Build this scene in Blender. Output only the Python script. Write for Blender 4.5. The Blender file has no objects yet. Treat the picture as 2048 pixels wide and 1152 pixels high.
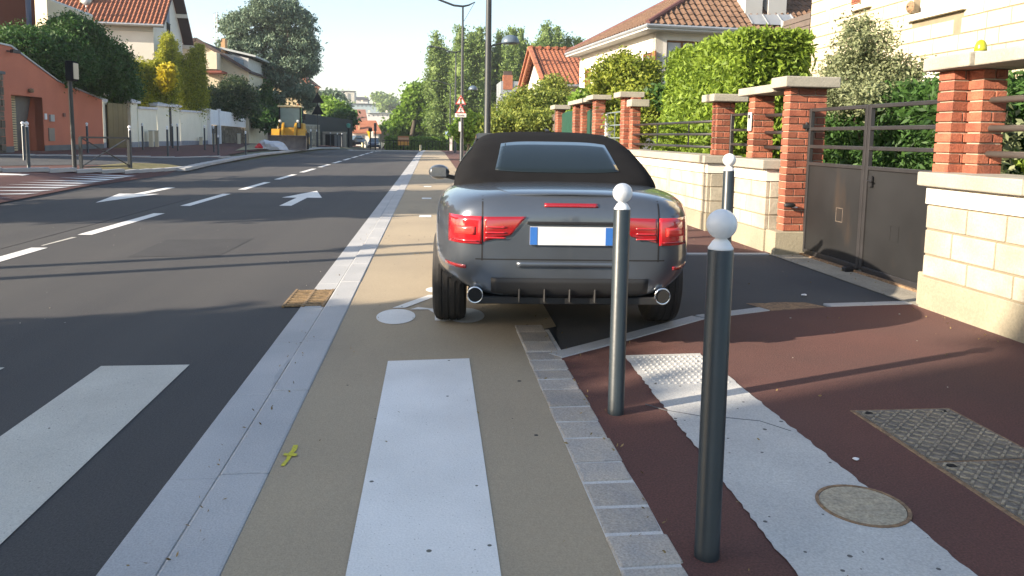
import bpy, bmesh, math, random
import numpy as np
from mathutils import Vector, Matrix
from mathutils.bvhtree import BVHTree
R = math.radians
random.seed(7); rng = np.random.default_rng(7)
scene = bpy.context.scene
COL = scene.collection

# ------------------------------------------------------------------ camera, sky, sun, exposure
FPX, EYE, YAW, PITCH, ROLL, PY0 = 1520.0, 1.38, R(6.1), R(6.14), 0.016, 436.0
CF = Vector((math.sin(YAW)*math.cos(PITCH), math.cos(YAW)*math.cos(PITCH), -math.sin(PITCH)))
CR = Vector((math.cos(YAW), -math.sin(YAW), 0)); CU = CR.cross(CF)
CR2 = CR*math.cos(ROLL)+CU*math.sin(ROLL); CU2 = CU*math.cos(ROLL)-CR*math.sin(ROLL)
cam_d = bpy.data.cameras.new('camera'); cam = bpy.data.objects.new('camera', cam_d); COL.objects.link(cam)
cam_d.sensor_width = 36; cam_d.lens = FPX/2048*36; cam_d.shift_y = -(576-PY0)/2048
cam_d.clip_start = 0.05; cam_d.clip_end = 4000
m = Matrix((CR2, CU2, -CF)).transposed().to_4x4(); m.translation = Vector((0, 0, EYE)); cam.matrix_world = m
scene.camera = cam
SUN_AZ, SUN_EL = R(250), R(21)
S = Vector((math.sin(SUN_AZ)*math.cos(SUN_EL), math.cos(SUN_AZ)*math.cos(SUN_EL), math.sin(SUN_EL)))
w = bpy.data.worlds.new('World'); scene.world = w; w.use_nodes = True
nt = w.node_tree; nt.nodes.clear()
sky = nt.nodes.new('ShaderNodeTexSky'); sky.sky_type = 'NISHITA'; sky.sun_disc = False
sky.sun_elevation = SUN_EL; sky.sun_rotation = SUN_AZ; sky.air_density = 1.0; sky.dust_density = 1.1; sky.ozone_density = 1.8
bg = nt.nodes.new('ShaderNodeBackground'); bg.inputs[1].default_value = 0.12
ow = nt.nodes.new('ShaderNodeOutputWorld'); tn = nt.nodes.new('ShaderNodeMix'); tn.data_type = 'RGBA'; tn.blend_type = 'MULTIPLY'; tn.inputs[0].default_value = 1; tn.inputs[7].default_value = (1.07, 1.0, .92, 1); nt.links.new(sky.outputs[0], tn.inputs[6]); nt.links.new(tn.outputs[2], bg.inputs[0]); nt.links.new(bg.outputs[0], ow.inputs[0])
sd = bpy.data.lights.new('sun', 'SUN'); sd.energy = 5.0; sd.angle = R(0.5); sd.color = (1.0, 0.86, 0.68)
so = bpy.data.objects.new('sun', sd); COL.objects.link(so); so.rotation_euler = S.to_track_quat('Z', 'Y').to_euler()
scene.view_settings.view_transform = 'Standard'; scene.view_settings.look = 'None'
scene.view_settings.exposure = 1.48; scene.view_settings.gamma = 1
scene.cycles.max_bounces = 8; scene.cycles.transparent_max_bounces = 8

# ------------------------------------------------------------------ terrain and pixel rays
AX = [(-400, 3.0), (-60, 1.2), (-20, .62), (-12, .42), (-9.3, .30), (-7.8, 0), (4, 0), (60, .6), (400, 3)]
CY = [(-200, 0), (60, 0), (130, -1.04), (200, -2.0), (260, -1.5), (450, 9), (700, 20), (1500, 30)]
def _pl(t, x):
    if x <= t[0][0]: return t[0][1]
    for (a, b), (c, d) in zip(t, t[1:]):
        if x <= c: return b+(d-b)*(x-a)/(c-a)
    return t[-1][1]
def H(x, y): return _pl(AX, x)+_pl(CY, y)
def ray(px, py): return CF+CR2*((px-1024)/FPX)+CU2*((PY0-py)/FPX)
EYEV = Vector((0, 0, EYE))
def VY(px, py, Y):
    d = ray(px, py); return EYEV+d*(Y/d.y)
def VXc(px, py, X):
    d = ray(px, py); return EYEV+d*(X/d.x)
def G(px, py, z=None):
    d = ray(px, py)
    if z is not None: return EYEV+d*((z-EYE)/d.z)
    t = 0.5
    while t < 900:
        p = EYEV+d*t
        if p.z < H(p.x, p.y): break
        t *= 1.02
    a, b = t/1.02, t
    for _ in range(30):
        m_ = (a+b)/2; p = EYEV+d*m_
        if p.z < H(p.x, p.y): b = m_
        else: a = m_
    return EYEV+d*a
def px2m(Y): return Y/FPX*1.0

# ------------------------------------------------------------------ materials
def _new(name):
    mt = bpy.data.materials.new(name); mt.use_nodes = True
    return mt, mt.node_tree, mt.node_tree.nodes['Principled BSDF']
def c4(c): return (c[0], c[1], c[2], 1)
_cache = {}
def M(name, col, rough=.8, col2=None, scale=3., speck=0., sscale=150., bump=0., bscale=80., island=0., metal=0., spec=.5, detail=6, coat=0., contrast=.35):
    """a base colour with a second colour in broad noise, fine speckle, bump and per-piece variation"""
    if name in _cache: return _cache[name]
    mt, t, P = _new(name); N = t.nodes.new; L = t.links.new
    P.inputs['Roughness'].default_value = rough; P.inputs['Metallic'].default_value = metal
    P.inputs['Specular IOR Level'].default_value = spec
    if coat: P.inputs['Coat Weight'].default_value = coat; P.inputs['Coat Roughness'].default_value = .05
    tc = N('ShaderNodeTexCoord')
    n1 = N('ShaderNodeTexNoise'); n1.inputs['Scale'].default_value = scale; n1.inputs['Detail'].default_value = detail
    L(tc.outputs['Object'], n1.inputs['Vector'])
    r1 = N('ShaderNodeMapRange'); r1.inputs[1].default_value = .5-contrast/2; r1.inputs[2].default_value = .5+contrast/2
    L(n1.outputs[0], r1.inputs[0])
    mx = N('ShaderNodeMix'); mx.data_type = 'RGBA'; mx.inputs[6].default_value = c4(col)
    mx.inputs[7].default_value = c4(col2 if col2 else [v*.85 for v in col]); L(r1.outputs[0], mx.inputs[0])
    out = mx.outputs[2]
    if speck:
        n2 = N('ShaderNodeTexNoise'); n2.inputs['Scale'].default_value = sscale; n2.inputs['Detail'].default_value = 2
        L(tc.outputs['Object'], n2.inputs['Vector'])
        r2 = N('ShaderNodeMapRange'); r2.inputs[1].default_value = .3; r2.inputs[2].default_value = .7
        r2.inputs[3].default_value = 1-speck; r2.inputs[4].default_value = 1+speck; L(n2.outputs[0], r2.inputs[0])
        v = N('ShaderNodeVectorMath'); v.operation = 'SCALE'; L(out, v.inputs[0]); L(r2.outputs[0], v.inputs['Scale']); out = v.outputs[0]
    if island:
        g = N('ShaderNodeNewGeometry'); r3 = N('ShaderNodeMapRange'); r3.inputs[3].default_value = 1-island; r3.inputs[4].default_value = 1+island
        L(g.outputs['Random Per Island'], r3.inputs[0])
        v = N('ShaderNodeVectorMath'); v.operation = 'SCALE'; L(out, v.inputs[0]); L(r3.outputs[0], v.inputs['Scale']); out = v.outputs[0]
    L(out, P.inputs['Base Color'])
    if bump:
        n3 = N('ShaderNodeTexNoise'); n3.inputs['Scale'].default_value = bscale; n3.inputs['Detail'].default_value = 4
        L(tc.outputs['Object'], n3.inputs['Vector'])
        b = N('ShaderNodeBump'); b.inputs['Strength'].default_value = bump; b.inputs['Distance'].default_value = .01
        L(n3.outputs[0], b.inputs['Height']); L(b.outputs[0], P.inputs['Normal'])
    _cache[name] = mt; return mt

def dots(mt, scale, size, colour, seed=0., amount=1.0):
    """small round spots (gum, chips) laid over a material's colour"""
    t = mt.node_tree; N = t.nodes.new; L = t.links.new; P = t.nodes['Principled BSDF']
    src = P.inputs['Base Color'].links[0].from_socket
    tc = N('ShaderNodeTexCoord'); mp = N('ShaderNodeMapping'); mp.inputs[1].default_value = (seed, seed*1.7, 0); mp.inputs[3].default_value = (1, 1, 0)
    L(tc.outputs['Object'], mp.inputs[0])
    v = N('ShaderNodeTexVoronoi'); v.inputs['Scale'].default_value = scale; L(mp.outputs[0], v.inputs['Vector'])
    a = N('ShaderNodeMath'); a.operation = 'LESS_THAN'; L(v.outputs['Distance'], a.inputs[0])
    sx = N('ShaderNodeSeparateColor'); L(v.outputs['Color'], sx.inputs[0])
    sz = N('ShaderNodeMath'); sz.operation = 'MULTIPLY'; sz.inputs[1].default_value = size; L(sx.outputs[0], sz.inputs[0]); L(sz.outputs[0], a.inputs[1])
    k = N('ShaderNodeMath'); k.operation = 'MULTIPLY'; k.inputs[1].default_value = amount; L(a.outputs[0], k.inputs[0])
    mx = N('ShaderNodeMix'); mx.data_type = 'RGBA'; mx.inputs[7].default_value = c4(colour); L(k.outputs[0], mx.inputs[0]); L(src, mx.inputs[6])
    L(mx.outputs[2], P.inputs['Base Color']); return mt

def streaks(mt, colour, scale=(6, 6, .6), lo=.55, hi=.75, amount=.6):
    """vertical or lengthwise stains"""
    t = mt.node_tree; N = t.nodes.new; L = t.links.new; P = t.nodes['Principled BSDF']
    src = P.inputs['Base Color'].links[0].from_socket
    tc = N('ShaderNodeTexCoord'); mp = N('ShaderNodeMapping'); mp.inputs[3].default_value = scale; L(tc.outputs['Object'], mp.inputs[0])
    n = N('ShaderNodeTexNoise'); n.inputs['Scale'].default_value = 1; n.inputs['Detail'].default_value = 5; L(mp.outputs[0], n.inputs['Vector'])
    r = N('ShaderNodeMapRange'); r.inputs[1].default_value = lo; r.inputs[2].default_value = hi; r.inputs[4].default_value = amount; L(n.outputs[0], r.inputs[0])
    mx = N('ShaderNodeMix'); mx.data_type = 'RGBA'; mx.inputs[7].default_value = c4(colour); L(r.outputs[0], mx.inputs[0]); L(src, mx.inputs[6])
    L(mx.outputs[2], P.inputs['Base Color']); return mt

def LEAF(name, c1, c2, trans=.35, rough=.55):
    if name in _cache: return _cache[name]
    mt, t, P = _new(name); N = t.nodes.new; L = t.links.new
    g = N('ShaderNodeNewGeometry'); tc = N('ShaderNodeTexCoord'); n = N('ShaderNodeTexNoise'); n.inputs['Scale'].default_value = .9; n.inputs['Detail'].default_value = 3
    L(tc.outputs['Object'], n.inputs['Vector'])
    a = N('ShaderNodeMath'); a.operation = 'ADD'; L(g.outputs['Random Per Island'], a.inputs[0]); L(n.outputs[0], a.inputs[1])
    r = N('ShaderNodeMapRange'); r.inputs[1].default_value = .3; r.inputs[2].default_value = 1.3; L(a.outputs[0], r.inputs[0])
    mx = N('ShaderNodeMix'); mx.data_type = 'RGBA'; mx.inputs[6].default_value = c4(c1); mx.inputs[7].default_value = c4(c2); L(r.outputs[0], mx.inputs[0])
    L(mx.outputs[2], P.inputs['Base Color']); P.inputs['Roughness'].default_value = rough; P.inputs['Specular IOR Level'].default_value = .3
    tr = N('ShaderNodeBsdfTranslucent'); L(mx.outputs[2], tr.inputs[0])
    ms = N('ShaderNodeMixShader'); ms.inputs[0].default_value = trans; L(P.outputs[0], ms.inputs[1]); L(tr.outputs[0], ms.inputs[2])
    o = [x for x in t.nodes if x.type == 'OUTPUT_MATERIAL'][0]; L(ms.outputs[0], o.inputs[0])
    _cache[name] = mt; return mt

asphalt = dots(M('asphalt', (.056, .054, .054), .85, (.046, .045, .047), .6, speck=.30, sscale=110, bump=.5, bscale=160), 5, .035, (.30, .29, .27), 3)
asphalt2 = M('asphalt_driveway', (.066, .069, .073), .9, (.052, .054, .058), .9, speck=.25, sscale=120, bump=.5, bscale=150)
red_asph = dots(M('red_asphalt', (.115, .046, .037), .9, (.088, .040, .034), 1.1, speck=.30, sscale=120, bump=.5, bscale=150), 4, .03, (.4, .36, .3), 9)
beige = dots(M('beige_resin', (.38, .31, .215), .9, (.33, .27, .19), .8, speck=.12, sscale=160, bump=.3, bscale=170), 4.5, .075, (.03, .03, .03), 1)
concrete = streaks(M('kerb_concrete', (.44, .44, .44), .85, (.36, .365, .37), 1.6, speck=.12, sscale=140, bump=.3, bscale=120), (.42, .42, .41), (5, .5, 1), .6, .8, .5)
setts_m = M('setts_stone', (.42, .37, .31), .85, (.33, .31, .29), 6, speck=.2, sscale=120, bump=.8, bscale=50, island=.16)
joint_m = M('pale_mortar', (.60, .59, .57), .95, (.46, .45, .43), 8, speck=.15)
paint_w = dots(M('white_road_paint', (.78, .77, .74), .7, (.68, .67, .64), 2.2, speck=.06, sscale=120, bump=.25, bscale=140), 9, .085, (.12, .12, .10), 5)
paint_worn = streaks(M('worn_road_paint', (.56, .54, .48), .8, (.46, .44, .39), 1.6, speck=.12, sscale=150, bump=.4, bscale=150), (.30, .30, .29), (4, 1.2, 1), .62, .8, .5)
dirt_m = M('ground_soil', (.13, .14, .08), 1, (.10, .09, .06), .5, speck=.2)
lawn_m = M('lawn_green', (.10, .17, .035), 1, (.14, .16, .05), 2, speck=.3, sscale=60)
stone_m = streaks(M('cream_stone', (.47, .43, .34), .85, (.33, .30, .235), 3.5, speck=.10, sscale=60, bump=.5, bscale=30, island=.10), (.30, .27, .21), (3, 3, 1.2), .6, .78, .45)
stone_g = M('grout_sand', (.27, .22, .15), .95, (.21, .175, .12), 6)
stone_hi = M('house_stone', (.58, .51, .36), .85, (.52, .45, .32), 2, speck=.06, sscale=40, bump=.3, bscale=20, island=.07)
band_m = M('white_render_band', (.74, .70, .62), .8, (.68, .64, .55), 3, speck=.05, bump=.2)
plinth_m = streaks(M('plinth_render', (.34, .30, .215), .9, (.25, .225, .165), 1.6, speck=.1, sscale=60, bump=.4, bscale=40), (.22, .20, .16), (2, 2, 1.5), .55, .75, .6)
cap_m = streaks(M('coping_concrete', (.36, .335, .28), .85, (.29, .27, .225), 3, speck=.10, sscale=70, bump=.4, bscale=40), (.24, .22, .19), (14, 14, .8), .60, .78, .5)
brick_m = streaks(M('red_brick', (.30, .10, .055), .85, (.21, .062, .036), 7, speck=.18, sscale=70, bump=.6, bscale=60, island=.38), (.13, .05, .035), (5, 5, 3), .6, .8, .5)
mortar_m = M('brick_mortar', (.42, .35, .26), .95, (.32, .27, .21), 8, bump=.5, bscale=60)
gate_m = streaks(M('gate_metal', (.022, .022, .023), .6, (.012, .012, .0125), 1.3, speck=.08, bump=.08, bscale=10, spec=.3), (.07, .045, .028), (3, 3, 1), .58, .8, .5)
rail_m = M('rail_metal', (.065, .062, .064), .38, (.05, .048, .05), 5, metal=.5, bump=.1, bscale=20)
steel_m = M('bollard_paint', (.020, .030, .038), .38, (.016, .024, .030), 4, speck=.05, bump=.06, bscale=25, spec=.5)
ball_m = M('ball_white', (.66, .68, .70), .35, (.74, .76, .78), 8, spec=.5)
pole_m = M('lamp_pole_paint', (.026, .032, .038), .5, (.020, .026, .030), 3)
iron_m = dots(M('cast_iron', (.22, .19, .15), .7, (.12, .11, .10), 7, speck=.3, sscale=60, bump=.8, bscale=60, metal=.3), 40, .3, (.34, .29, .22), 2)
rust_m = M('rusty_iron', (.30, .19, .10), .85, (.17, .11, .07), 20, speck=.3, sscale=60, bump=.6)
dark_m = M('dark_void', (.012, .012, .012), 1)
black_m = M('black_plastic', (.018, .018, .02), .5)
white_wall = streaks(M('white_render', (.70, .66, .60), .9, (.64, .60, .54), 1.2, speck=.04, bump=.2, bscale=30), (.45, .40, .34), (2, 2, .5), .64, .85, .4)
cream_wall = M('cream_render', (.62, .56, .42), .9, (.56, .50, .38), 1.2, speck=.05, bump=.2, bscale=30)
ivory_wall = M('ivory_garden_wall', (.80, .77, .64), .9, (.74, .71, .58), 1.2, speck=.04, bump=.2, bscale=30)
pale_wall = M('pale_grey_render', (.50, .49, .47), .9, (.46, .45, .43), 1.0)
orange_wall = M('orange_render', (.50, .17, .10), .92, (.45, .15, .09), 1.2, speck=.06, bump=.3, bscale=40)
darkred_wall = M('dark_red_render', (.13, .042, .025), .92, (.11, .035, .02), 1.0, speck=.06)
grey_plinth = M('grey_plinth_paint', (.14, .15, .15), .9, (.12, .13, .13), 2)
tile_o = M('orange_roof_tiles', (.34, .13, .065), .8, (.25, .09, .05), 2.5, speck=.2, sscale=12, island=.2)
tile_b = M('brown_roof_tiles', (.165, .098, .062), .85, (.12, .07, .045), 2.0, speck=.25, sscale=12)
tile_d = M('dark_ridge_tiles', (.07, .05, .045), .85)
zinc_m = M('zinc_sheet', (.42, .44, .46), .45, (.36, .38, .40), 2, metal=.5)
slate_m = M('slate_roof', (.05, .055, .075), .6)
wood_m = M('brown_wood', (.22, .095, .035), .7, (.16, .07, .028), 6, bump=.2)
clad_m = M('grey_cladding', (.13, .10, .085), .8, (.10, .08, .068), 6)
win_m = M('window_glass', (.16, .18, .20), .12, (.10, .12, .14), 2, spec=.8)
curtain_m = M('lace_curtain', (.55, .56, .58), .9)
rubble_m = M('rubble_stone', (.17, .14, .10), .9, (.10, .085, .065), 4, speck=.2, sscale=30, bump=.8, bscale=12, island=.3)
white_pl = M('white_painted_boards', (.80, .80, .82), .7, (.74, .74, .77), 2)
green_m = M('green_painted_metal', (.015, .075, .05), .5)
cedar_l = LEAF('cedar_needles', (.06, .10, .065), (.17, .24, .16), .2)
poplar_l = LEAF('poplar_leaves', (.07, .125, .035), (.22, .31, .09), .35)
lime_l = LEAF('lime_green_leaves', (.08, .15, .02), (.20, .33, .04), .4)
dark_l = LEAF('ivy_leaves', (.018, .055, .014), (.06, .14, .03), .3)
bamboo_l = LEAF('golden_leaves', (.12, .16, .02), (.38, .39, .035), .4)
citrus_l = LEAF('citrus_leaves', (.08, .14, .018), (.30, .34, .045), .35)
thuja_l = LEAF('thuja_sprays', (.07, .13, .018), (.24, .34, .04), .35)
olive_l = LEAF('olive_leaves', (.09, .12, .05), (.30, .33, .18), .3)
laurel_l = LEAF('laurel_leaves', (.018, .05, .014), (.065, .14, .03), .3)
shrub_l = LEAF('mixed_shrub_leaves', (.08, .14, .03), (.27, .31, .06), .35)
bark_m = M('bark', (.09, .07, .05), .95, (.05, .04, .03), 6, bump=.6, bscale=15)

streaks(asphalt, (.078, .074, .070), (1.3, .035, 1), .45, .7, .45); streaks(asphalt, (.030, .030, .032), (.5, .25, 1), .62, .8, .5)
streaks(beige, (.20, .175, .14), (2.0, .5, 1), .56, .8, .5); streaks(red_asph, (.135, .062, .052), (.9, .9, 1), .5, .75, .4); dots(steel_m, 30, .10, (.20, .19, .17), 6, .8); streaks(steel_m, (.045, .05, .052), (20, 20, 1.5), .55, .8, .5); streaks(stone_m, (.20, .17, .12), (1.2, 1.2, 3), .6, .8, .5)
# ------------------------------------------------------------------ object helpers
def props(o, label=None, cat=None, group=None, kind=None):
    if label: o['label'] = label
    if cat: o['category'] = cat
    if group: o['group'] = group
    if kind: o['kind'] = kind
    return o
def thing(name, label, cat, loc=(0, 0, 0), group=None, rz=0):
    o = bpy.data.objects.new(name, None); COL.objects.link(o); o.location = loc; o.rotation_euler = (0, 0, rz)
    o.empty_display_size = .2
    return props(o, label, cat, group)
class MB:
    def __init__(s): s.v = []; s.f = []
    def add(s, vs, fs):
        b = len(s.v); s.v += [tuple(q) for q in vs]; s.f += [tuple(b+i for i in f) for f in fs]; return s
    def box(s, x0, x1, y0, y1, z0, z1, mat=None):
        vs = [(x, y, z) for z in (z0, z1) for y in (y0, y1) for x in (x0, x1)]
        if mat: vs = [mat @ Vector(q) for q in vs]
        return s.add(vs, [(0, 2, 3, 1), (4, 5, 7, 6), (0, 1, 5, 4), (2, 6, 7, 3), (0, 4, 6, 2), (1, 3, 7, 5)])
    def obox(s, c, sx, sy, sz, rz=0, rx=0):
        m_ = Matrix.Translation(c) @ Matrix.Rotation(rz, 4, 'Z') @ Matrix.Rotation(rx, 4, 'X')
        return s.box(-sx/2, sx/2, -sy/2, sy/2, -sz/2, sz/2, m_)
    def bar(s, a, b, w_, h_=None):
        a = Vector(a); b = Vector(b); h_ = h_ or w_; d = b-a
        q = d.to_track_quat('Y', 'Z').to_matrix().to_4x4(); m_ = Matrix.Translation(a) @ q
        return s.box(-w_/2, w_/2, 0, d.length, -h_/2, h_/2, m_)
    def tube(s, pts, r, n=10, cap=True):
        pts = [Vector(p) for p in pts]; rs = r if isinstance(r, (list, tuple)) else [r]*len(pts)
        vs = []; up = None
        for i, p in enumerate(pts):
            t = (pts[min(i+1, len(pts)-1)]-pts[max(i-1, 0)]).normalized()
            if up is None: up = t.orthogonal().normalized()
            up = (up-t*up.dot(t)).normalized(); sd_ = t.cross(up)
            for k in range(n):
                a = 2*math.pi*k/n; vs.append(p+(up*math.cos(a)+sd_*math.sin(a))*rs[i])
        fs = [(i*n+k, i*n+(k+1) % n, (i+1)*n+(k+1) % n, (i+1)*n+k) for i in range(len(pts)-1) for k in range(n)]
        if cap: fs += [tuple(range(n))[::-1], tuple((len(pts)-1)*n+k for k in range(n))]
        return s.add(vs, fs)
    def lathe(s, prof, c=(0, 0, 0), n=24, axis='Z'):
        vs = []
        for r_, z in prof:
            for k in range(n):
                a = 2*math.pi*k/n; q = (r_*math.cos(a), r_*math.sin(a), z)
                if axis == 'Y': q = (q[0], q[2], q[1])
                if axis == 'X': q = (q[2], q[0], q[1])
                vs.append((q[0]+c[0], q[1]+c[1], q[2]+c[2]))
        fs = [(i*n+k, i*n+(k+1) % n, (i+1)*n+(k+1) % n, (i+1)*n+k) for i in range(len(prof)-1) for k in range(n)]
        fs += [tuple(range(n))[::-1], tuple((len(prof)-1)*n+k for k in range(n))]
        return s.add(vs, fs)
    def prism(s, poly, d):
        """poly: 3D points of a planar outline, extruded by vector d"""
        n = len(poly); d = Vector(d); vs = [Vector(p) for p in poly]; vs += [p+d for p in vs]
        return s.add(vs, [tuple(range(n))[::-1], tuple(range(n, 2*n))]+[(i, (i+1) % n, n+(i+1) % n, n+i) for i in range(n)])
    def build(s, name, mt, parent=None, world=True, smooth=False, bevel=0, seg=1, mods=None):
        me = bpy.data.meshes.new(name); off = Vector((0, 0, 0))
        if parent and world:
            off = parent.location.copy(); q = parent
            while q.parent: q = q.parent; off += q.location
        me.from_pydata([(v[0]-off.x, v[1]-off.y, v[2]-off.z) for v in s.v], [], s.f)
        bm = bmesh.new(); bm.from_mesh(me); bmesh.ops.recalc_face_normals(bm, faces=bm.faces); bm.to_mesh(me); bm.free()
        me.materials.append(mt)
        if smooth: me.polygons.foreach_set('use_smooth', [True]*len(me.polygons))
        o = bpy.data.objects.new(name, me); COL.objects.link(o)
        if parent: o.parent = parent
        if bevel:
            b = o.modifiers.new('bevel', 'BEVEL'); b.width = bevel; b.segments = seg; b.limit_method = 'ANGLE'; b.angle_limit = R(40)
        return o
def copy_tree(o, loc=None, rz=None, label=None, parent=None):
    c = o.copy(); COL.objects.link(c)
    if parent: c.parent = parent
    if loc is not None: c.location = loc
    if rz is not None: c.rotation_euler = (0, 0, rz)
    if label: c['label'] = label
    for ch in list(o.children): copy_tree(ch, parent=c)
    return c
def struct(o): o['kind'] = 'structure'; return o

def cut_sheet(poly, dz, thick=0):
    """polygon in plan laid on the terrain (cut along the terrain's fold lines)"""
    bm = bmesh.new(); vs = [bm.verts.new((p[0], p[1], 0)) for p in poly]; bm.faces.new(vs); bm.normal_update()
    xs = [p[0] for p in poly]; ys = [p[1] for p in poly]
    for a, _ in AX:
        if min(xs) < a < max(xs): bmesh.ops.bisect_plane(bm, geom=bm.verts[:]+bm.edges[:]+bm.faces[:], plane_co=(a, 0, 0), plane_no=(1, 0, 0))
    for a, _ in CY:
        if min(ys) < a < max(ys): bmesh.ops.bisect_plane(bm, geom=bm.verts[:]+bm.edges[:]+bm.faces[:], plane_co=(0, a, 0), plane_no=(0, 1, 0))
    bmesh.ops.triangulate(bm, faces=bm.faces, ngon_method='EAR_CLIP')
    for v in bm.verts: v.co.z = H(v.co.x, v.co.y)+dz
    if thick:
        r_ = bmesh.ops.extrude_face_region(bm, geom=bm.faces[:])
        for v in [e for e in r_['geom'] if isinstance(e, bmesh.types.BMVert)]: v.co.z -= thick
    bmesh.ops.recalc_face_normals(bm, faces=bm.faces)
    if not thick and sum(f.normal.z for f in bm.faces) < 0: bmesh.ops.reverse_faces(bm, faces=bm.faces)
    return bm
def sheet(name, poly, dz, mt, thick=0, kind='structure'):
    bm = cut_sheet(poly, dz, thick); me = bpy.data.meshes.new(name); bm.to_mesh(me); bm.free(); me.materials.append(mt)
    o = bpy.data.objects.new(name, me); COL.objects.link(o)
    if kind: o['kind'] = kind
    return o
def rect(x0, x1, y0, y1): return [(x0, y0), (x1, y0), (x1, y1), (x0, y1)]
def pixpoly(pts): return [tuple(G(*p)[:2]) for p in pts]
def jag(a, b, n, amp):
    """wobbly line between plan points"""
    a = Vector(a); b = Vector(b); nrm = Vector((-(b-a).y, (b-a).x)).normalized()
    return [tuple(a.lerp(b, i/n)+nrm*random.uniform(-amp, amp)) for i in range(n+1)]

def leafmesh(name, P, size, mt, parent=None, aspect=1.6, up=0., core=None, sizevar=.4):
    P = np.asarray(P, float); n = len(P)
    a = rng.normal(size=(n, 3)); a[:, 2] += up; a /= np.linalg.norm(a, axis=1)[:, None]
    b = rng.normal(size=(n, 3)); b -= (b*a).sum(1)[:, None]*a; b /= np.linalg.norm(b, axis=1)[:, None]
    s = size*(1+sizevar*rng.uniform(-1, 1, n))[:, None]
    nn = np.cross(a, b)
    V = np.stack([P-a*s*aspect*.5, P+b*s*.38+nn*s*.06, P+a*s*aspect*.5, P-b*s*.38+nn*s*.06], 1).reshape(-1, 3)
    off = Vector((0, 0, 0))
    if parent: off = parent.location
    V = V-np.array(off)
    F = np.arange(4*n)
    cv, cf = ([], []) if core is None else core
    nv = 4*n+len(cv); me = bpy.data.meshes.new(name); me.vertices.add(nv)
    allv = V if not len(cv) else np.vstack([V, np.asarray(cv)-np.array(off)])
    me.vertices.foreach_set('co', allv.ravel())
    loops = list(F)+[4*n+i for f in cf for i in f]; me.loops.add(len(loops)); me.loops.foreach_set('vertex_index', loops)
    starts = list(range(0, 4*n, 4)); k = 4*n
    for f in cf: starts.append(k); k += len(f)
    me.polygons.add(len(starts)); me.polygons.foreach_set('loop_start', starts)
    me.update(calc_edges=True); me.validate(); me.materials.append(mt)
    o = bpy.data.objects.new(name, me); COL.objects.link(o)
    if parent: o.parent = parent
    return o
# ------------------------------------------------------------------ ground, road, pavements
sheet('ground', rect(-400, 400, -200, 1500), -.05, dirt_m)
sheet('road', rect(-8.3, -.9, -40, 300), 0, asphalt)
# gutter strip, low kerb, beige cycle lane
def slabs(name, x0, x1, y0, y1, L0, dz, th, mt):
    mb = MB(); y = y0
    while y < y1:
        l = L0
        mb.box(x0+random.uniform(0, .002), x1, y+.0012, min(y+l, y1)-.0012, dz-th, dz+random.uniform(-.001, .001)); y += l
    return mb
g_ = slabs('', -1.03, -.843, -6, 60, 1.0, .008, .1, concrete)
struct(g_.build('gutter', concrete, bevel=.004))
g_ = slabs('', -.835, -.64, -6, 60, 1.0, .028, .12, concrete)
struct(g_.build('kerb', concrete, bevel=.012, seg=2))
sheet('kerb', rect(-1.03, -.64, 60, 200), .01, concrete)
sheet('cycle_lane', [(-.64, -6), (.60, -6), (.60, 5.1), (.9, 5.3), (1.0, 12), (1.0, 200), (-.64, 200)], .022, beige)
# pavement on the right
curve = [(.80, 4.50), (1.38, 4.93), (2.07, 5.46), (2.7, 5.71), (3.27, 5.83), (4.04, 5.90)]
curve_w = []
for (a, b) in zip(curve, curve[1:]): curve_w += jag(a, b, 4, .006)[:-1]
curve_w.append(curve[-1])
sheet('pavement', jag((.80, -6), (.80, 4.5), 40, .008)[:-1]+curve_w+[(4.1, -6)], .026, red_asph)
sheet('driveway', rect(.55, 1.05, 4.52, 5.6), .008, asphalt2)
sheet('driveway', [(.80, 4.5)]+curve+[(4.04, 8.62), (.95, 8.6), (.9, 5.3)], .016, asphalt2)
def strip(pts, w_, dz, mt, name, L0=.5):
    mb = MB()
    for (a, b) in zip(pts, pts[1:]):
        a = Vector((a[0], a[1], 0)); b = Vector((b[0], b[1], 0)); n = max(1, round((b-a).length/L0)); d = (b-a)/n; u = d.normalized(); p = Vector((-u.y, u.x, 0))
        for i in range(n):
            q0 = a+d*i+u*.003; q1 = a+d*(i+1)-u*.003; z = H(q0.x, q0.y)
            mb.prism([q0+Vector((0, 0, z+dz-.1)), q1+Vector((0, 0, z+dz-.1)), q1+p*w_+Vector((0, 0, z+dz-.1)), q0+p*w_+Vector((0, 0, z+dz-.1))], (0, 0, .1))
    return struct(mb.build(name, mt, bevel=.005))
strip(curve[:4], .12, .032, concrete, 'edging'); strip(curve[4:], .11, .032, concrete, 'edging')
strip([(1.0, 8.62), (4.02, 8.60)], .10, .032, concrete, 'edging')
sheet('pavement', [(1.0, 8.73), (4.2, 8.7), (4.2, 60), (7, 200), (1.0, 200)], .026, red_asph)
sheet('driveway_patch', jag((2.72, 5.74), (3.26, 5.84), 6, .02)+jag((3.15, 6.05), (2.62, 6.02), 6, .02), .020, rust_m)
sheet('gate_threshold', [(4.04, 5.84), (4.62, 5.84), (4.62, 8.62), (4.04, 8.62)], .022, M('threshold_concrete', (.34, .31, .25), .9, (.26, .24, .20), 3, speck=.15, sscale=60, bump=.3))
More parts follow.
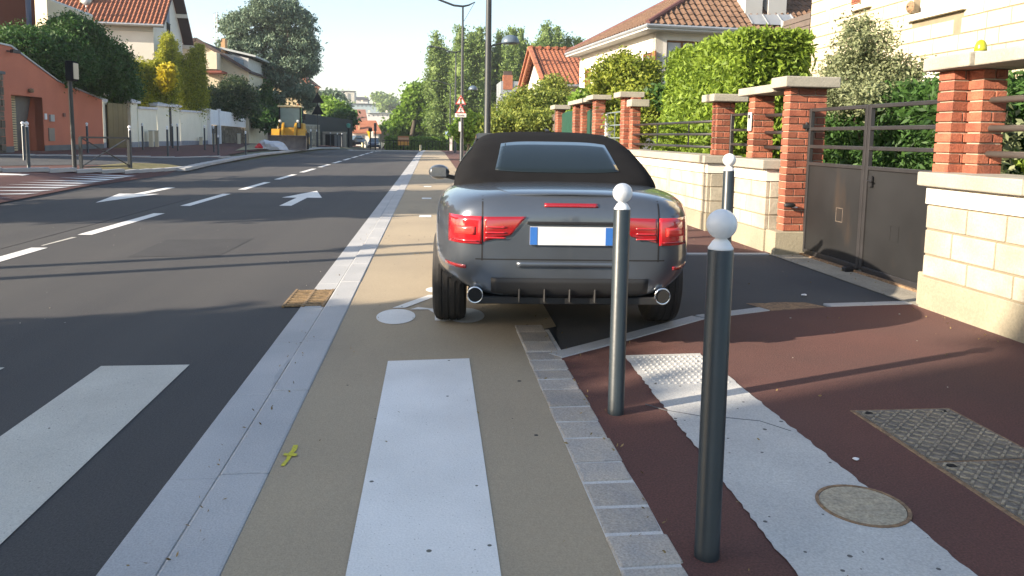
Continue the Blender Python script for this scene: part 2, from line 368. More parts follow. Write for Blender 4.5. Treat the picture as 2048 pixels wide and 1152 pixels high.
# sett strip
mbj = MB(); mbj.box(.598, .83, -3, 5.2, -.05, .0255); struct(mbj.build('sett_bedding', joint_m))
mb = MB(); y = -3.0
while y < 5.15:
    l = random.choice([.16, .18, .20, .22, .26]); e = lambda: random.uniform(-.006, .006); h = .030+random.uniform(-.002, .004)
    b = [(.598+e(), y+.010+e(), 0), (.806+e(), y+.010+e(), 0), (.806+e(), y+l-.009, 0), (.598+e(), y+l-.009, 0)]
    mb.prism([(q[0], q[1], -.02) for q in b], (0, 0, h+.02)); y += l
struct(mb.build('stone_setts', setts_m, bevel=.008, seg=2))
# far-left areas: raised red table, pavement, kerbs
sheet('pavement', [(-8.0, -10), (-8.0, 24.0), (-8.4, 27), (-9.3, 36), (-9.9, 42), (-9.6, 70), (-9.5, 130), (-60, 130), (-60, -10)], .012, red_asph)
hatch = pixpoly([(-60, 420), (0, 408), (150, 378), (285, 352), (250, 347), (0, 343), (-200, 343)])
sheet('ramp', hatch, .02, M('ramp_red', (.125, .055, .048), .9, (.10, .045, .04), 1.2, speck=.2, bump=.3))
# side-street asphalt crossing the left pavement
sheet('side_road', pixpoly([(-200, 334), (0, 333), (150, 331), (371, 340), (483, 320), (300, 317.5), (150, 314), (-200, 310)]), .022, asphalt2)
strip([tuple(G(*q)[:2]) for q in [(371, 345), (420, 333), (483, 320), (520, 313), (600, 303.5), (680, 298)]], .35, .14, concrete, 'kerb', 1.0)
strip([tuple(G(*q)[:2]) for q in [(-100, 346), (100, 347), (250, 349), (330, 344), (371, 340)]], .18, .11, concrete, 'kerb', 1.0)
strip([tuple(G(*q)[:2]) for q in [(0, 311.5), (200, 313.5), (350, 317), (480, 316)]], .10, .05, concrete, 'edging', 1.0)
isl = pixpoly([(170, 343), (262, 343.5), (310, 342.5), (365, 336), (338, 331.5), (250, 330), (205, 334)])
sheet('verge', isl, .06, M('dry_grass_bed', (.16, .15, .05), 1, (.22, .18, .08), 3, speck=.4, sscale=40, bump=.8, bscale=40))
plaza = pixpoly([(515, 300), (600, 300), (640, 296), (560, 291), (500, 290), (470, 303)])
sheet('verge', plaza, .05, M('sandy_soil', (.34, .29, .20), 1, (.24, .22, .12), 1.5, speck=.3))

# ------------------------------------------------------------------ painted markings
def mark(poly, mt=paint_w, dz=.004, name='road_marking'): return sheet(name, poly, dz, mt)
for x0 in (-1.92, -2.95, -3.98, -5.01, -6.04): mark(rect(x0, x0+.50, .6, 4.56), paint_worn)
mark([(-.26, .5), (.21, .5), (.235, 4.53), (-.255, 4.50)], paint_w, .026)
y = 9.28-3.0-1.4
yy = [(6.1, 9.28), (10.44, 13.21), (14.56, 17.46), (18.8, 21.7), (23.0, 25.9), (27.3, 30.2), (31.6, 34.5), (36, 39), (40.3, 43.3), (44.6, 47.6), (49, 52), (53.3, 56.3), (57.6, 60.6), (62, 65), (66.3, 69.3)]
for a, b in yy: mark(rect(-4.62, -4.44, a, b))
mark([(-4.60, 9.45), (-4.57, 9.45), (-4.52, 10.2), (-4.58, 10.2)], paint_worn)
mark([(-8.0, 74.0), (-1.2, 74.0), (-1.2, 78.2), (-8.0, 78.2)], paint_worn)
# arrows
def arrow(x, y0, y1, up):
    hw, sw, L = .42, .11, y1-y0; hl = L*.52
    if up: p = [(x-sw, y0), (x+sw, y0), (x+sw, y1-hl), (x+hw, y1-hl), (x+.02, y1), (x-hw, y1-hl), (x-sw, y1-hl)]
    else: p = [(x-sw, y1), (x-sw, y0+hl), (x-hw, y0+hl), (x, y0), (x+hw, y0+hl), (x+sw, y0+hl), (x+sw, y1)]
    mark(p)
arrow(-2.75, 14.7, 18.6, True); arrow(-6.33, 15.1, 19.3, False)
# ramp hatching
for i, (a, b, c_) in enumerate([((30, 396), (0, 399), (-60, 404)), ((80, 388), (50, 391), (-60, 392)), ((110, 382), (80, 385), (-60, 384)), ((140, 376), (112, 379), (-60, 376.5)), ((165, 372), (140, 374.5), (12, 371)), ((190, 367.5), (165, 370), (38, 366.5)), ((212, 363.5), (190, 366), (65, 362.5)), ((232, 360), (212, 362.5), (118, 357)), ((252, 356.5), (232, 358.5), (140, 354)), ((272, 353.5), (252, 355.3), (165, 350.5))]):
    mark(pixpoly([b, a, c_]), paint_w, .026)
mark(pixpoly([(-60, 347), (60, 351), (45, 353.5), (-60, 352)]), paint_w, .026); mark(pixpoly([(-60, 340), (120, 341), (135, 342.6), (-60, 342.5)]), paint_w, .026)
# cycle symbol (lies on its side across the lane)
def disc(cx, cy, rx, ry, n=28): return [(cx+rx*math.cos(2*math.pi*k/n), cy+ry*math.sin(2*math.pi*k/n)) for k in range(n)]
mark(disc(-.26, 5.64, .145, .24), paint_w, .026); mark(disc(.26, 5.66, .145, .24), paint_w, .026)
mark([(-.30, 5.92), (-.20, 5.92), (.02, 6.30), (.12, 6.30), (.12, 6.42), (-.02, 6.40)], paint_w, .0265)
mark([(-.10, 5.94), (.15, 5.80), (.17, 5.52), (.10, 5.46), (.03, 5.50), (.03, 5.72), (-.02, 5.85), (-.16, 5.86)], paint_w, .027)
mark(disc(.04, 6.62, .085, .12), paint_w, .026)
for a in (12.6, 16.2, 20): mark(rect(-.2, .0, a, a+.35), paint_w, .026)
# yellow surveyor's cross
yel = M('yellow_spray', (.62, .55, .03), .8, (.45, .42, .06), 30, speck=.2)
mark(jag((-.588, 3.06), (-.570, 3.27), 7, .004)+jag((-.590, 3.27), (-.606, 3.06), 7, .004), yel, .026); mark(jag((-.618, 3.160), (-.560, 3.150), 5, .003)+jag((-.558, 3.172), (-.616, 3.184), 5, .003), yel, .028)
# white scuffs on the kerb
sc = M('pale_scuff', (.42, .43, .44), .9, (.33, .34, .35), 10)
mark(jag((-.85, 4.05), (-.835, 4.8), 8, .012)+[(-.86, 4.6), (-.875, 4.3)], sc, .0125)
# tactile paving: pale granite-like strip with studs
dots(paint_worn, 34, .16, (.16, .16, .155), 7, .6); dots(paint_w, 60, .16, (.30, .29, .27), 12, .7)
tact_m = dots(M('tactile_surface', (.50, .50, .48), .8, (.42, .42, .41), 3, speck=.15, sscale=120, bump=.4, bscale=100), 16, .16, (.05, .05, .05), 4, .9)
sheet('tactile_strip', jag((1.11, .8), (1.20, 4.53), 110, .007)+jag((1.70, 4.55), (1.72, .8), 110, .007), .0305, tact_m)
mb = MB()
for i in range(12):
    for j in range(11):
        c = (1.245+i*.0375+(j % 2)*.0, 3.98+j*.05)
        mb.lathe([(.010, .030), (.008, .0345), (.004, .036)], (c[0], c[1], 0), 8)
struct(mb.build('tactile_studs', tact_m))
mb = MB(); pts = [G(1290, 808, .031), G(1330, 820, .031), G(1400, 832, .031), G(1460, 836, .031), G(1520, 842, .031), G(1582, 862, .031)]
mb.tube(pts, .0022, 5); struct(mb.build('crack', M('crack_filler', (.12, .13, .14), .9)))

crk = M('road_crack', (.018, .018, .018), 1)
for pts in ([(-4.9, 6.0), (-4.88, 8.0), (-4.93, 10.0), (-4.90, 13.0), (-4.93, 17)],):
    q = []
    for a, b in zip(pts, pts[1:]): q += [Vector((a[0]+(b[0]-a[0])*k/5+random.gauss(0, .005), a[1]+(b[1]-a[1])*k/5, .0012)) for k in range(5)]
    struct(MB().tube(q, [.0022+.001*random.random() for _ in q], 4).build('road_crack', crk))
sheet('road_patch', jag((-3.3, 8.6), (-2.35, 8.7), 8, .012)+jag((-2.3, 10.1), (-3.35, 10.0), 8, .012), .0025, M('patch_asphalt', (.044, .044, .047), .9, (.036, .036, .039), 3, speck=.35, sscale=90, bump=.6, bscale=120))
# ------------------------------------------------------------------ covers and grate
def cover_round():
    c = G(1725, 1011, .03); t = thing('manhole_cover', 'small round sand-coloured iron cover set in the edge of the pale studded strip', 'manhole cover', c)
    mb = MB(); mb.lathe([(.165, -.02), (.165, .004), (.152, .004), (.152, -.02)], c, 40); mb.build('cover_ring', rust_m, t)
    mb = MB(); mb.lathe([(.149, -.02), (.149, .003), (.145, .004)], c, 40)
    for a in range(5): mb.box(c.x-.11, c.x+.11, c.y-.09+a*.045, c.y-.083+a*.045, c.z+.003, c.z+.0052)
    mb.build('lid', M('sandy_cast_iron', (.42, .36, .26), .85, (.33, .29, .22), 12, speck=.25, sscale=90, bump=.5), t)
cover_round()
t = thing('chamber_cover', 'rectangular two-plate checkered steel cover in the red pavement by the right wall', 'chamber cover', (2.4, 2.9, .026))
mb = MB(); mb.box(2.11, 2.65, 2.28, 3.52, -.02, .029); mb.build('frame', rust_m, t, bevel=.003)
for k, (a, b) in enumerate(((2.30, 2.885), (2.905, 3.50))):
    mb = MB(); mb.box(2.13, 2.63, a, b, -.02, .0325)
    mb.build('steel_plate', iron_m, t); mb = MB()
    for i in range(11):
        for j in range(14):
            s = 1 if (i+j) % 2 else -1; mb.obox((2.155+i*.045, a+.022+j*.0415, .0345), .036, .010, .006, s*R(45))
    mb.build('tread_pattern', M('worn_tread_metal', (.36, .32, .24), .6, (.20, .18, .15), 6, speck=.3, sscale=80, metal=.2), t)
    for x in (2.16, 2.56): MB().box(x, x+.035, b-.045, b-.022, .033, .0362).build('lifting_slot', dark_m, t)
t = thing('drain_grate', 'rusty slotted iron storm drain grate at the road edge beside the kerb', 'drain grate', (-1.0, 6.4, 0))
mb = MB(); mb.box(-1.17, -.84, 6.06, 6.72, -.08, .003); mb.build('drain_pit', dark_m, t)
mb = MB()
for i in range(10): mb.obox((-1.005, 6.10+i*.064, .010), .31, .026, .016, R(5))
for x in (-1.165, -1.01, -.855): mb.box(x-.012, x+.012, 6.06, 6.72, .002, .019)
mb.build('grating', M('ochre_rust_iron', (.30, .20, .10), .8, (.16, .11, .06), 18, speck=.25, sscale=60, bump=.5), t, bevel=.003)
# bits of litter and gravel
mb = MB()
for i in range(170):
    x = random.uniform(-7, 4); y = random.uniform(2, 14); s = random.uniform(.002, .006)
    if x < -1.0: z = .001
    else: z = .027
    if .5 < x < .82 and y < 5.2: continue
    mb.obox((x, y, z+s*.4), s*2, s*1.6, s, random.random()*3)
o = mb.build('gravel', M('loose_gravel', (.30, .28, .24), .9, island=.6)); props(o, 'scattered tiny stones and crumbs on the pavement and road', 'gravel', kind='stuff')
Pl = np.empty((420, 3))
for i in range(420):
    k = i % 4; yv = 1.6+12*random.random()**1.4
    Pl[i] = (random.gauss(-.84, .05) if k == 0 else random.gauss(.80, .05) if k == 1 else random.gauss(3.9, .10) if k == 2 else random.uniform(-.6, 4), yv, .036)
    if k == 2 and 5.7 < yv < 8.7: Pl[i, 0] = random.uniform(4.0, 4.4)
o = leafmesh('fallen_leaves', Pl, .010, LEAF('dry_leaf', (.10, .07, .03), (.30, .22, .09), .1), None, 1.8, 0); props(o, 'tiny dry leaves and bits scattered along the kerb and walls', 'leaf litter', kind='stuff')
def pebble(px, py, s, lab):
    c = G(px, py, .03); b = bmesh.new(); bmesh.ops.create_icosphere(b, subdivisions=2, radius=s)
    for v in b.verts: v.co = Vector((v.co.x*1.3, v.co.y, v.co.z*.5))*random.uniform(.85, 1.15)
    me = bpy.data.meshes.new('pebble'); b.to_mesh(me); b.free(); me.materials.append(ball_m)
    o = bpy.data.objects.new('pebble', me); COL.objects.link(o); o.location = (c.x, c.y, c.z+s*.3); props(o, lab, 'pebble')
pebble(1712, 919, .011, 'pale pebble on the red pavement between the studded strip and the steel cover')
pebble(1608, 591, .02, 'crumpled white scrap lying on the dark driveway in front of the gate')

# ------------------------------------------------------------------ bollards
def make_bollard(label, loc, group):
    t = thing('bollard', label, 'bollard', loc, group)
    p = MB().lathe([(.0405, -.02), (.0405, .03), (.040, .031), (.040, 1.008), (.0375, 1.013), (.030, 1.013)], n=32).build('post', steel_m, t, False, True)
    bm_ = p.modifiers.new('es', 'EDGE_SPLIT'); bm_.split_angle = R(35)
    prof = [(.039, 1.0131), (.0395, 1.018), (.034, 1.026), (.027, 1.038)]
    for k in range(2, 17):
        a = -math.pi/2+math.pi*k/17.0; prof.append((.0475*math.cos(a), 1.092+.0475*math.sin(a)))
    prof.append((.002, 1.1395))
    MB().lathe(prof, n=32).build('ball_top', ball_m, t, False, True)
    return t
GN = 'bollards along the near right pavement'
b0 = make_bollard('nearest dark bollard with a white ball top, beside the sett strip and pale studded strip', (.90, 2.27, .026), GN)
copy_tree(b0, (.912, 3.56, .026), label='second dark bollard from the camera, its ball top standing before the convertible boot')
copy_tree(b0, (VY(1459, 320, 5.35).x, 5.35, VY(1459, 320, 5.35).z-1.092), label='dark bollard behind the nearest one, its white ball standing before the low stone wall')
b_proto2 = b0.children
def place_left(px, ytop, ybase, label, k=1.14, group='bollards across the road'):
    Yd = FPX*1.14/(ybase-ytop); g = G(px, ybase)
    c = copy_tree(b0, (g.x, g.y, g.z), label=label); c['group'] = group
    s = 1
    return c
LB = [(58, 243, 341, 'frontmost bollard in front of the louvred garage door, by the white ramp stripes'),
      (49, 243, 322, 'bollard just behind the frontmost one by the garage door, half hidden by it'),
      (149, 244, 338, 'bollard right beside the leaning sign post'),
      (176, 245, 307, 'bollard before the plain orange wall, right of the sign post'),
      (262, 247, 340, 'bollard standing at the right end of the cross-braced barrier'),
      (286, 246, 300, 'bollard before the cream garden wall, nearest its left pier'),
      (336, 252, 314, 'bollard before the right end of the first cream wall panel'),
      (346, 247, 297, 'bollard before the dark slot between the two cream wall panels'),
      (356, 247, 302, 'bollard before the left end of the second cream wall panel'),
      (410, 250, 301, 'bollard before the right end of the second cream wall panel'),
      (428, 249, 305, 'bollard before the white board fence post'),
      (492, 262, 313, 'grey-topped bollard at the kerb corner before the rubble stone wall'),
      (437, 270, 313.5, 'shorter bollard between the white fence post and the kerb')]
for px, yt, yb, lab in LB:
    g = G(px, yb); want = VY(px, yt, g.y).z-g.z
    c = copy_tree(b0, tuple(g), label=lab); c['group'] = 'bollards across the road'; c.scale = (1.0, 1.0, max(.75, min(1.15, want/1.14)))
for i, (px, yt, yb) in enumerate([(622, 261, 297), (634, 262, 295), (661, 262, 293), (675, 261, 296), (684, 264, 294)]):
    g = G(px, yb); c = copy_tree(b0, tuple(g), label=['first', 'second', 'third', 'fourth', 'last'][i]+' bollard of the far row past the yellow loader, counted from the loader')
    c['group'] = 'bollards past the loader'; c.scale = (1.3, 1.3, 1.25)

# ------------------------------------------------------------------ masonry helpers
def bricks(mb, mc, x0, x1, y0, y1, z0, z1, ch=.084, seed=0):
    rr = random.Random(seed); n = max(1, round((z1-z0)/ch)); ch = (z1-z0)/n
    mc.box(x0+.014, x1-.014, y0+.014, y1-.014, z0, z1)
    for i in range(n):
        za = z0+i*ch+.006; zb = z0+(i+1)*ch-.006
        xs = [x0]; off = .11 if i % 2 else .22; x = x0+off+rr.uniform(-.012, .012)
        while x < x1-.06: xs.append(x); x += .215+rr.uniform(-.01, .01)
        xs.append(x1)
        ysm = [y0, y1] if (y1-y0) < .26 else [y0, y0+(.11 if i % 2 else .2), y1]
        for a, b in zip(xs, xs[1:]):
            for c, d in zip(ysm, ysm[1:]):
                j = lambda: rr.uniform(-.004, .004)
                mb.box(a+(.005 if a > x0 else j()), b-(.005 if b < x1 else j()), c+(.005 if c > y0 else j()), d-(.005 if d < y1 else j()), za, zb)
def ashlar_rects(u0, u1, rows, seed, wmin=.33, wmax=.58):
    """irregular ranged stone blocks (u along the wall, rows = z limits)"""
    rr = random.Random(seed); out = []; used = []
    for k, (a, b) in enumerate(zip(rows, rows[1:])):
        u = u0
        while u < u1-.02:
            hit = [q for q in used if q[2] == k and q[0] <= u+1e-4 < q[1]]
            if hit: u = hit[0][1]; continue
            nxt = min([q[0] for q in used if q[2] == k and q[0] > u]+[u1])
            wd = rr.uniform(wmin, wmax)
            if nxt-u-wd < wmin*.6: wd = nxt-u
            if k+2 < len(rows) and rr.random() < .09 and wd < nxt-u:
                wd = min(.17, nxt-u); used.append((u, u+wd, k+1)); out.append((u, u+wd, a, rows[k+2]))
            else: out.append((u, u+wd, a, b))
            u += wd
    return out
def stone_wall(name, label, y0, y1, x0, x1, group, seed, ends=(False, False), zb=0, cap=(3.97, 4.55)):
    t = thing(name, label, 'wall', (x0, (y0+y1)/2, zb), group)
    mb = MB(); mb.box(x0+.012, x1, y0+.012, y1-.012, zb+.27, zb+1.03); mb.build('wall_core', stone_g, t)
    mb = MB()
    for a, b, c, d in ashlar_rects(y0, y1, [.29, .47, .68, .88], seed): mb.box(x0, x0+.05, a+.008, b-.008, zb+c+.008, zb+d-.008)
    if ends[0]:
        for a, b, c, d in ashlar_rects(x0+.052, x1, [.29, .47, .68, .88], seed+3, .2, .3): mb.box(a, b-.006, y0, y0+.05, zb+c+.006, zb+d-.006)
    mb.build('stone_facing', stone_m, t, bevel=.007, seg=2)
    mb = MB(); mb.box(x0-.008, x1+.006, y0-.006, y1+.006, zb-.05, zb+.285); mb.build('plinth', plinth_m, t, bevel=.006)
    mb = MB(); mb.box(x0-.010, x1+.004, y0-.004, y1+.004, zb+.885, zb+1.028); mb.build('band', band_m, t, bevel=.003)
    mb = MB(); n = max(1, round((y1-y0+.1)/1.1)); l = (y1-y0+.1)/n
    for i in range(n): mb.box(cap[0], cap[1], y0-.05+i*l+.002, y0-.05+(i+1)*l-.002, zb+1.031, zb+1.145)
    mb.build('coping', cap_m, t, bevel=.012, seg=2)
    return t
GW = 'low stone garden walls on the right'
stone_wall('garden_wall', 'nearest low stone wall with concrete coping, right of the metal gate under a brick pillar', 1.4, 5.82, 4.04, 4.50, GW, 5)
stone_wall('garden_wall', 'short stone wall left of the metal gate, behind the bollard', 8.86, 9.85, 4.05, 4.40, GW, 8, (True, True), cap=(3.97, 4.48))
stone_wall('garden_wall', 'long low stone wall past the pedestrian gate, under the thuja hedge', 10.85, 16.4, 4.05, 4.45, GW, 12, (True, False), cap=(3.97, 4.55))
stone_wall('garden_wall', 'farthest low stone wall, under the citrus shrub beside the green gate', 16.9, 19.3, 4.05, 4.45, GW, 17, cap=(3.97, 4.55))

GP = 'brick gate pillars on the right'
def pillar(label, cols, z0, z1, capr, capz, group=GP, base=None, seed=1, loc=None):
    x0, x1, y0, y1 = cols[0]; t = thing('brick_pillar', label, 'pillar', ((x0+x1)/2, (y0+y1)/2, 0), group)
    mb = MB(); mc = MB()
    for k, (a, b, c, d) in enumerate(cols): bricks(mb, mc, a, b, c, d, z0, z1, seed=seed+k)
    mb.build('brickwork', brick_m, t, bevel=.005); mc.build('mortar', mortar_m, t)
    if base: mb = MB(); mb.box(*base); mb.build('plinth', plinth_m, t, bevel=.01)
    mb = MB()
    for r_ in capr: mb.box(*r_[:4], *(r_[4:] if len(r_) > 4 else capz))
    mb.build('coping', cap_m, t, bevel=.012, seg=2)
    return t
pillar('nearest brick pillar, right of the metal gate, with the yellow beacon on its coping', [(4.15, 4.46, 5.75, 5.94), (4.27, 4.48, 5.58, 5.745)], .30, 1.965, [(4.06, 4.60, 5.48, 6.03, 1.966, 2.075), (4.10, 4.66, 3.3, 5.478, 1.970, 2.07)], (1.966, 2.075), base=(4.10, 4.5, 5.83, 5.96, -.05, .299), seed=11)
pillar('brick pillar off to the right carrying the other end of the coping beam', [(4.15, 4.46, 3.3, 3.6)], 1.145, 1.965, [(4.07, 4.1, 3.4, 3.5)], (1.98, 2.04), seed=14)
pillar('tall brick pillar left of the metal gate, with the gate hinge on it', [(4.18, 4.64, 8.63, 8.80)], .30, 2.00, [(4.07, 4.74, 8.52, 8.92), ], (2.001, 2.125), base=(4.07, 4.66, 8.60, 8.86, -.05, .299), seed=21)
pillar('brick pillar carrying the white intercom, left of the gate pillar', [(4.18, 4.46, 9.62, 9.80)], 1.145, 1.96, [(4.10, 4.52, 8.925, 9.98)], (1.961, 2.06), seed=31)
pillar('brick pillar on the far side of the pedestrian gate, at the end of the thuja railing', [(4.18, 4.46, 10.92, 11.12)], 1.145, 1.93, [(4.05, 4.58, 10.74, 11.24)], (1.931, 2.04), seed=41)
pillar('double brick pillar at the left end of the thuja railing', [(4.18, 4.46, 16.42, 16.75), (4.30, 4.48, 16.15, 16.415)], 1.10, 2.26, [(4.05, 4.60, 16.3, 16.9), (4.2, 4.6, 15.9, 16.298, 2.05, 2.2)], (2.261, 2.38), base=(4.06, 4.5, 16.42, 16.88, -.05, 1.099), seed=51)
pillar('brick pillar right of the narrow green door', [(4.2, 4.46, 19.45, 19.85)], .0, 2.35, [(4.08, 4.58, 19.3, 20.1)], (2.351, 2.47), seed=61)
pillar('brick pillar between the narrow green door and the green gate', [(4.2, 4.46, 21.2, 21.5), (4.2, 4.46, 22.3, 22.7)], .0, 2.32, [(4.08, 4.58, 20.12, 22.85)], (2.321, 2.44), seed=71)
pillar('farthest brick pillar, left of the green gate', [(4.2, 4.46, 25.4, 25.9)], .0, 2.30, [(4.05, 4.6, 25.2, 26.1)], (2.301, 2.44), seed=81)
# intercom
t = thing('intercom', 'white intercom panel with a dark speaker fixed on a brick pillar', 'intercom', (4.17, 9.66, 1.6))
MB().box(4.150, 4.168, 9.635, 9.74, 1.50, 1.74).build('panel', M('intercom_white', (.62, .60, .55), .5), t, bevel=.004)
MB().box(4.145, 4.149, 9.66, 9.715, 1.66, 1.71).build('speaker', black_m, t); MB().lathe([(.006, -.003), (.006, .003)], (4.147, 9.687, 1.57), 10, 'X').build('button', black_m, t)
# beacon
bc = VY(1987, 103, 5.62); bc.z = 2.076; bc.x = 4.33; bc.y = 5.72
t = thing('gate_beacon', 'yellow dome warning beacon on the coping of the nearest brick pillar', 'beacon', bc)
MB().lathe([(.047, 0), (.047, .03), (.044, .033)], n=28).build('beacon_base', M('grey_plastic', (.30, .30, .32), .5), t, False)
pr = [(.0455, .0335)]+[(.0455*math.cos(a), .05+.075*math.sin(a)) for a in [i*math.pi/2/10 for i in range(0, 10)]]+[(.002, .125)]
MB().lathe(pr, n=28).build('lens', M('yellow_lens', (.36, .36, .01), .2, (.30, .30, .01), 5, spec=.8), t, False, True)
# metal gate
def gate():
    t = thing('metal_gate', 'dark metal double gate with open rails above solid sheet panels', 'gate', (4.45, 7.4, 0))
    X = 4.45; zs = [1.74, 1.52, 1.315, 1.115]
    for k, (a, b) in enumerate(((6.02, 7.37), (7.43, 8.60))):
        mb = MB()
        for z in zs: mb.box(X-.022, X+.022, a+.026, b-.026, z-.020, z+.020)
        for y in (a, b): mb.box(X-.025, X+.025, y-.025, y+.025, .06, 1.76)
        mb.box(X-.022, X+.022, a+.026, b-.026, .04, .10)
        fr = mb.build('leaf_frame', rail_m, t, bevel=.006, seg=2)
        mb = MB(); mb.box(X-.006, X+.006, a+.026, b-.026, .101, 1.094); mb.build('sheet_panel', gate_m, t)
        if k == 0:
            mb = MB(); mb.box(X-.035, X-.023, 7.24, 7.30, .93, 1.04); mb.tube([(X-.03, 7.28, .99), (X-.06, 7.28, .99), (X-.06, 7.20, .985)], .007, 8); mb.build('handle', black_m, t)
        c = .55 if k == 0 else .6
        mb = MB(); yc = 6.85 if k == 0 else 7.86; zc = .50 if k == 0 else .58
        for (dy0, dy1, dz0, dz1) in ((-.07, .07, .07, .078), (-.07, .07, -.078, -.07), (-.07, -.062, -.07, .07), (.062, .07, -.07, .07)): mb.box(X-.0085, X-.006, yc+dy0, yc+dy1, zc+dz0, zc+dz1)
        mb.build('plate_outline', M('worn_metal_edge', (.16, .13, .10), .6, (.09, .07, .06), 30) if k else gate_m, t)
    mb = MB(); mb.tube([(X-.05, 8.62, 1.60), (X-.05, 8.62, 1.50)], .014, 8); mb.box(X-.10, X-.02, 8.60, 8.625, 1.53, 1.57); mb.build('hinge', rail_m, t)
    mb = MB(); mb.box(4.30, 4.40, 7.42, 7.50, .02, .075); mb.build('gate_stop', black_m, t, bevel=.01)
    mb = MB(); mb.box(4.39, 4.43, 6.0, 8.6, .022, .045); mb.build('ground_rail', rust_m, t)
gate()
t = thing('pedestrian_gate', 'narrow dark metal gate with open rails between two brick pillars', 'gate', (4.4, 10.3, 0))
mb = MB()
for z in (1.74, 1.52, 1.315, 1.115): mb.box(4.38, 4.42, 9.86, 10.86, z-.018, z+.018)
for y in (9.84, 10.88): mb.box(4.375, 4.425, y-.02, y+.02, .05, 1.76)
mb.build('leaf_frame', rail_m, t, bevel=.005); MB().box(4.395, 4.405, 9.86, 10.86, .08, 1.10).build('sheet_panel', gate_m, t)
def railing(label, x, y0, y1, zs, r=.022, posts=(), pan=rail_m, grp='garden railings on the right'):
    t = thing('railing', label, 'railing', (x, (y0+y1)/2, zs[0]), grp); 
    for z in zs: MB().tube([(x, y0, z), (x, y1, z)], r, 12).build('rail', pan, t, smooth=True)
    for y in posts: MB().box(x-.01, x+.01, y-.01, y+.01, zs[-1]-.02, zs[0]).build('upright', pan, t)
railing('three thick round rails on the nearest stone wall, right of the beacon pillar', 4.36, 3.6, 5.60, (1.72, 1.50, 1.30), .026, pan=M('pale_rail_metal', (.17, .155, .14), .4, (.13, .12, .11), 4, metal=.4))
railing('short round rails between the gate pillar and the intercom pillar', 4.36, 8.80, 9.63, (1.70, 1.48, 1.29), .024)
railing('dark rails with thin uprights in front of the thuja hedge', 4.34, 11.12, 16.2, (1.66, 1.46, 1.26), .022, posts=(12.6, 14.4))
railing('thin grey rails half lost in the citrus shrub', 4.34, 16.7, 19.4, (1.98, 1.68, 1.38, 1.15), .016, posts=(17.9,), pan=M('blue_grey_rail', (.16, .20, .21), .5))
t = thing('gate_lamp', 'small black lamp fixed low on the tall brick pillar beside the gate', 'lamp', (4.2, 8.6, .62))
pr = [(.004, -.11), (.022, -.09), (.030, -.05), (.028, 0), (.012, .03)]
MB().lathe(pr, (4.26, 8.575, .62), 16, 'X').build('lamp_body', black_m, t, smooth=True); MB().box(4.28, 4.33, 8.59, 8.63, .585, .60).build('bracket', ball_m, t)
def green_panel(name, label, y0, y1, z1, x=4.35):
    t = thing(name, label, 'gate', (x, (y0+y1)/2, 0)); mb = MB(); y = y0
    while y < y1-.01: mb.box(x-.01, x+.01, y+.006, min(y+.1, y1)-.004, .08, z1+.05*math.sin((y-y0)/(y1-y0)*math.pi)); y += .1
    mb.build('boards', green_m, t); [MB().box(x+.011, x+.04, y0, y1, zz_, zz_+.06).build('cross_rail', green_m, t) for zz_ in (.3, z1-.3)]
green_panel('green_door', 'narrow dark green boarded door between two brick pillars', 19.86, 21.19, 2.1); green_panel('green_gate', 'wide dark green boarded gate by the farthest brick pillar', 22.71, 25.39, 2.15)
t = thing('wooden_fence', 'weathered grey-brown slat fence beyond the farthest brick pillar', 'fence', (4.3, 28, 0))
mb = MB()
for z in (.4, .8, 1.2, 1.6, 1.95): mb.box(4.28, 4.32, 26.2, 32, z, z+.22)
mb.build('slats', clad_m, t)
for y in (26.2, 29, 31.9): MB().box(4.24, 4.279, y, y+.1, 0, 2.3).build('post', clad_m, t)

# ------------------------------------------------------------------ foliage
def clumpy(blobs, nclump, per, spread, shell=.55):
    """points in clumps spread through ellipsoids (cx,cy,cz,rx,ry,rz)"""
    out = []; vol = np.array([b[3]*b[4]*b[5] for b in blobs])**.67; pr = vol/vol.sum()
    for k in range(nclump):
        b = blobs[rng.choice(len(blobs), p=pr)]; d = rng.normal(size=3); d /= np.linalg.norm(d)
        r_ = shell+(1-shell)*rng.random()**.5
        c = np.array(b[:3])+d*np.array(b[3:6])*r_
        sp = spread*rng.uniform(.5, 1.3)
        out.append(c+rng.normal(size=(per, 3))*np.array([sp, sp, sp*.7]))
    return np.vstack(out)
def core_of(blobs, k=.72, seg=10, ring=6):
    vs = []; fs = []
    for b in blobs:
        base = len(vs)
        for i in range(ring+1):
            th = math.pi*i/ring
            for j in range(seg):
                ph = 2*math.pi*j/seg; q = k*random.uniform(.85, 1.1)
                vs.append((b[0]+b[3]*q*math.sin(th)*math.cos(ph), b[1]+b[4]*q*math.sin(th)*math.sin(ph), b[2]+b[5]*q*math.cos(th)))
        for i in range(ring):
            for j in range(seg): fs.append((base+i*seg+j, base+i*seg+(j+1) % seg, base+(i+1)*seg+(j+1) % seg, base+(i+1)*seg+j))
    return vs, fs
def boxpts(n, x0, x1, y0, y1, z0, z1, jit, top=1.0):
    """points on the four sides and top of a clipped hedge"""
    A = [(y1-y0)*(z1-z0)]*2+[(x1-x0)*(z1-z0)]*2+[(x1-x0)*(y1-y0)*top]; A = np.array(A)/sum(A); k = rng.choice(5, n, p=A)
    u = rng.random(n); v = rng.random(n); P = np.empty((n, 3))
    P[:, 0] = np.where(k == 0, x0, np.where(k == 1, x1, x0+(x1-x0)*u)); P[:, 1] = np.where(k == 2, y0, np.where(k == 3, y1, np.where(k == 4, y0+(y1-y0)*v, y0+(y1-y0)*u)))
    P[:, 2] = np.where(k == 4, z1, z0+(z1-z0)*v)
    return P+rng.normal(size=(n, 3))*jit
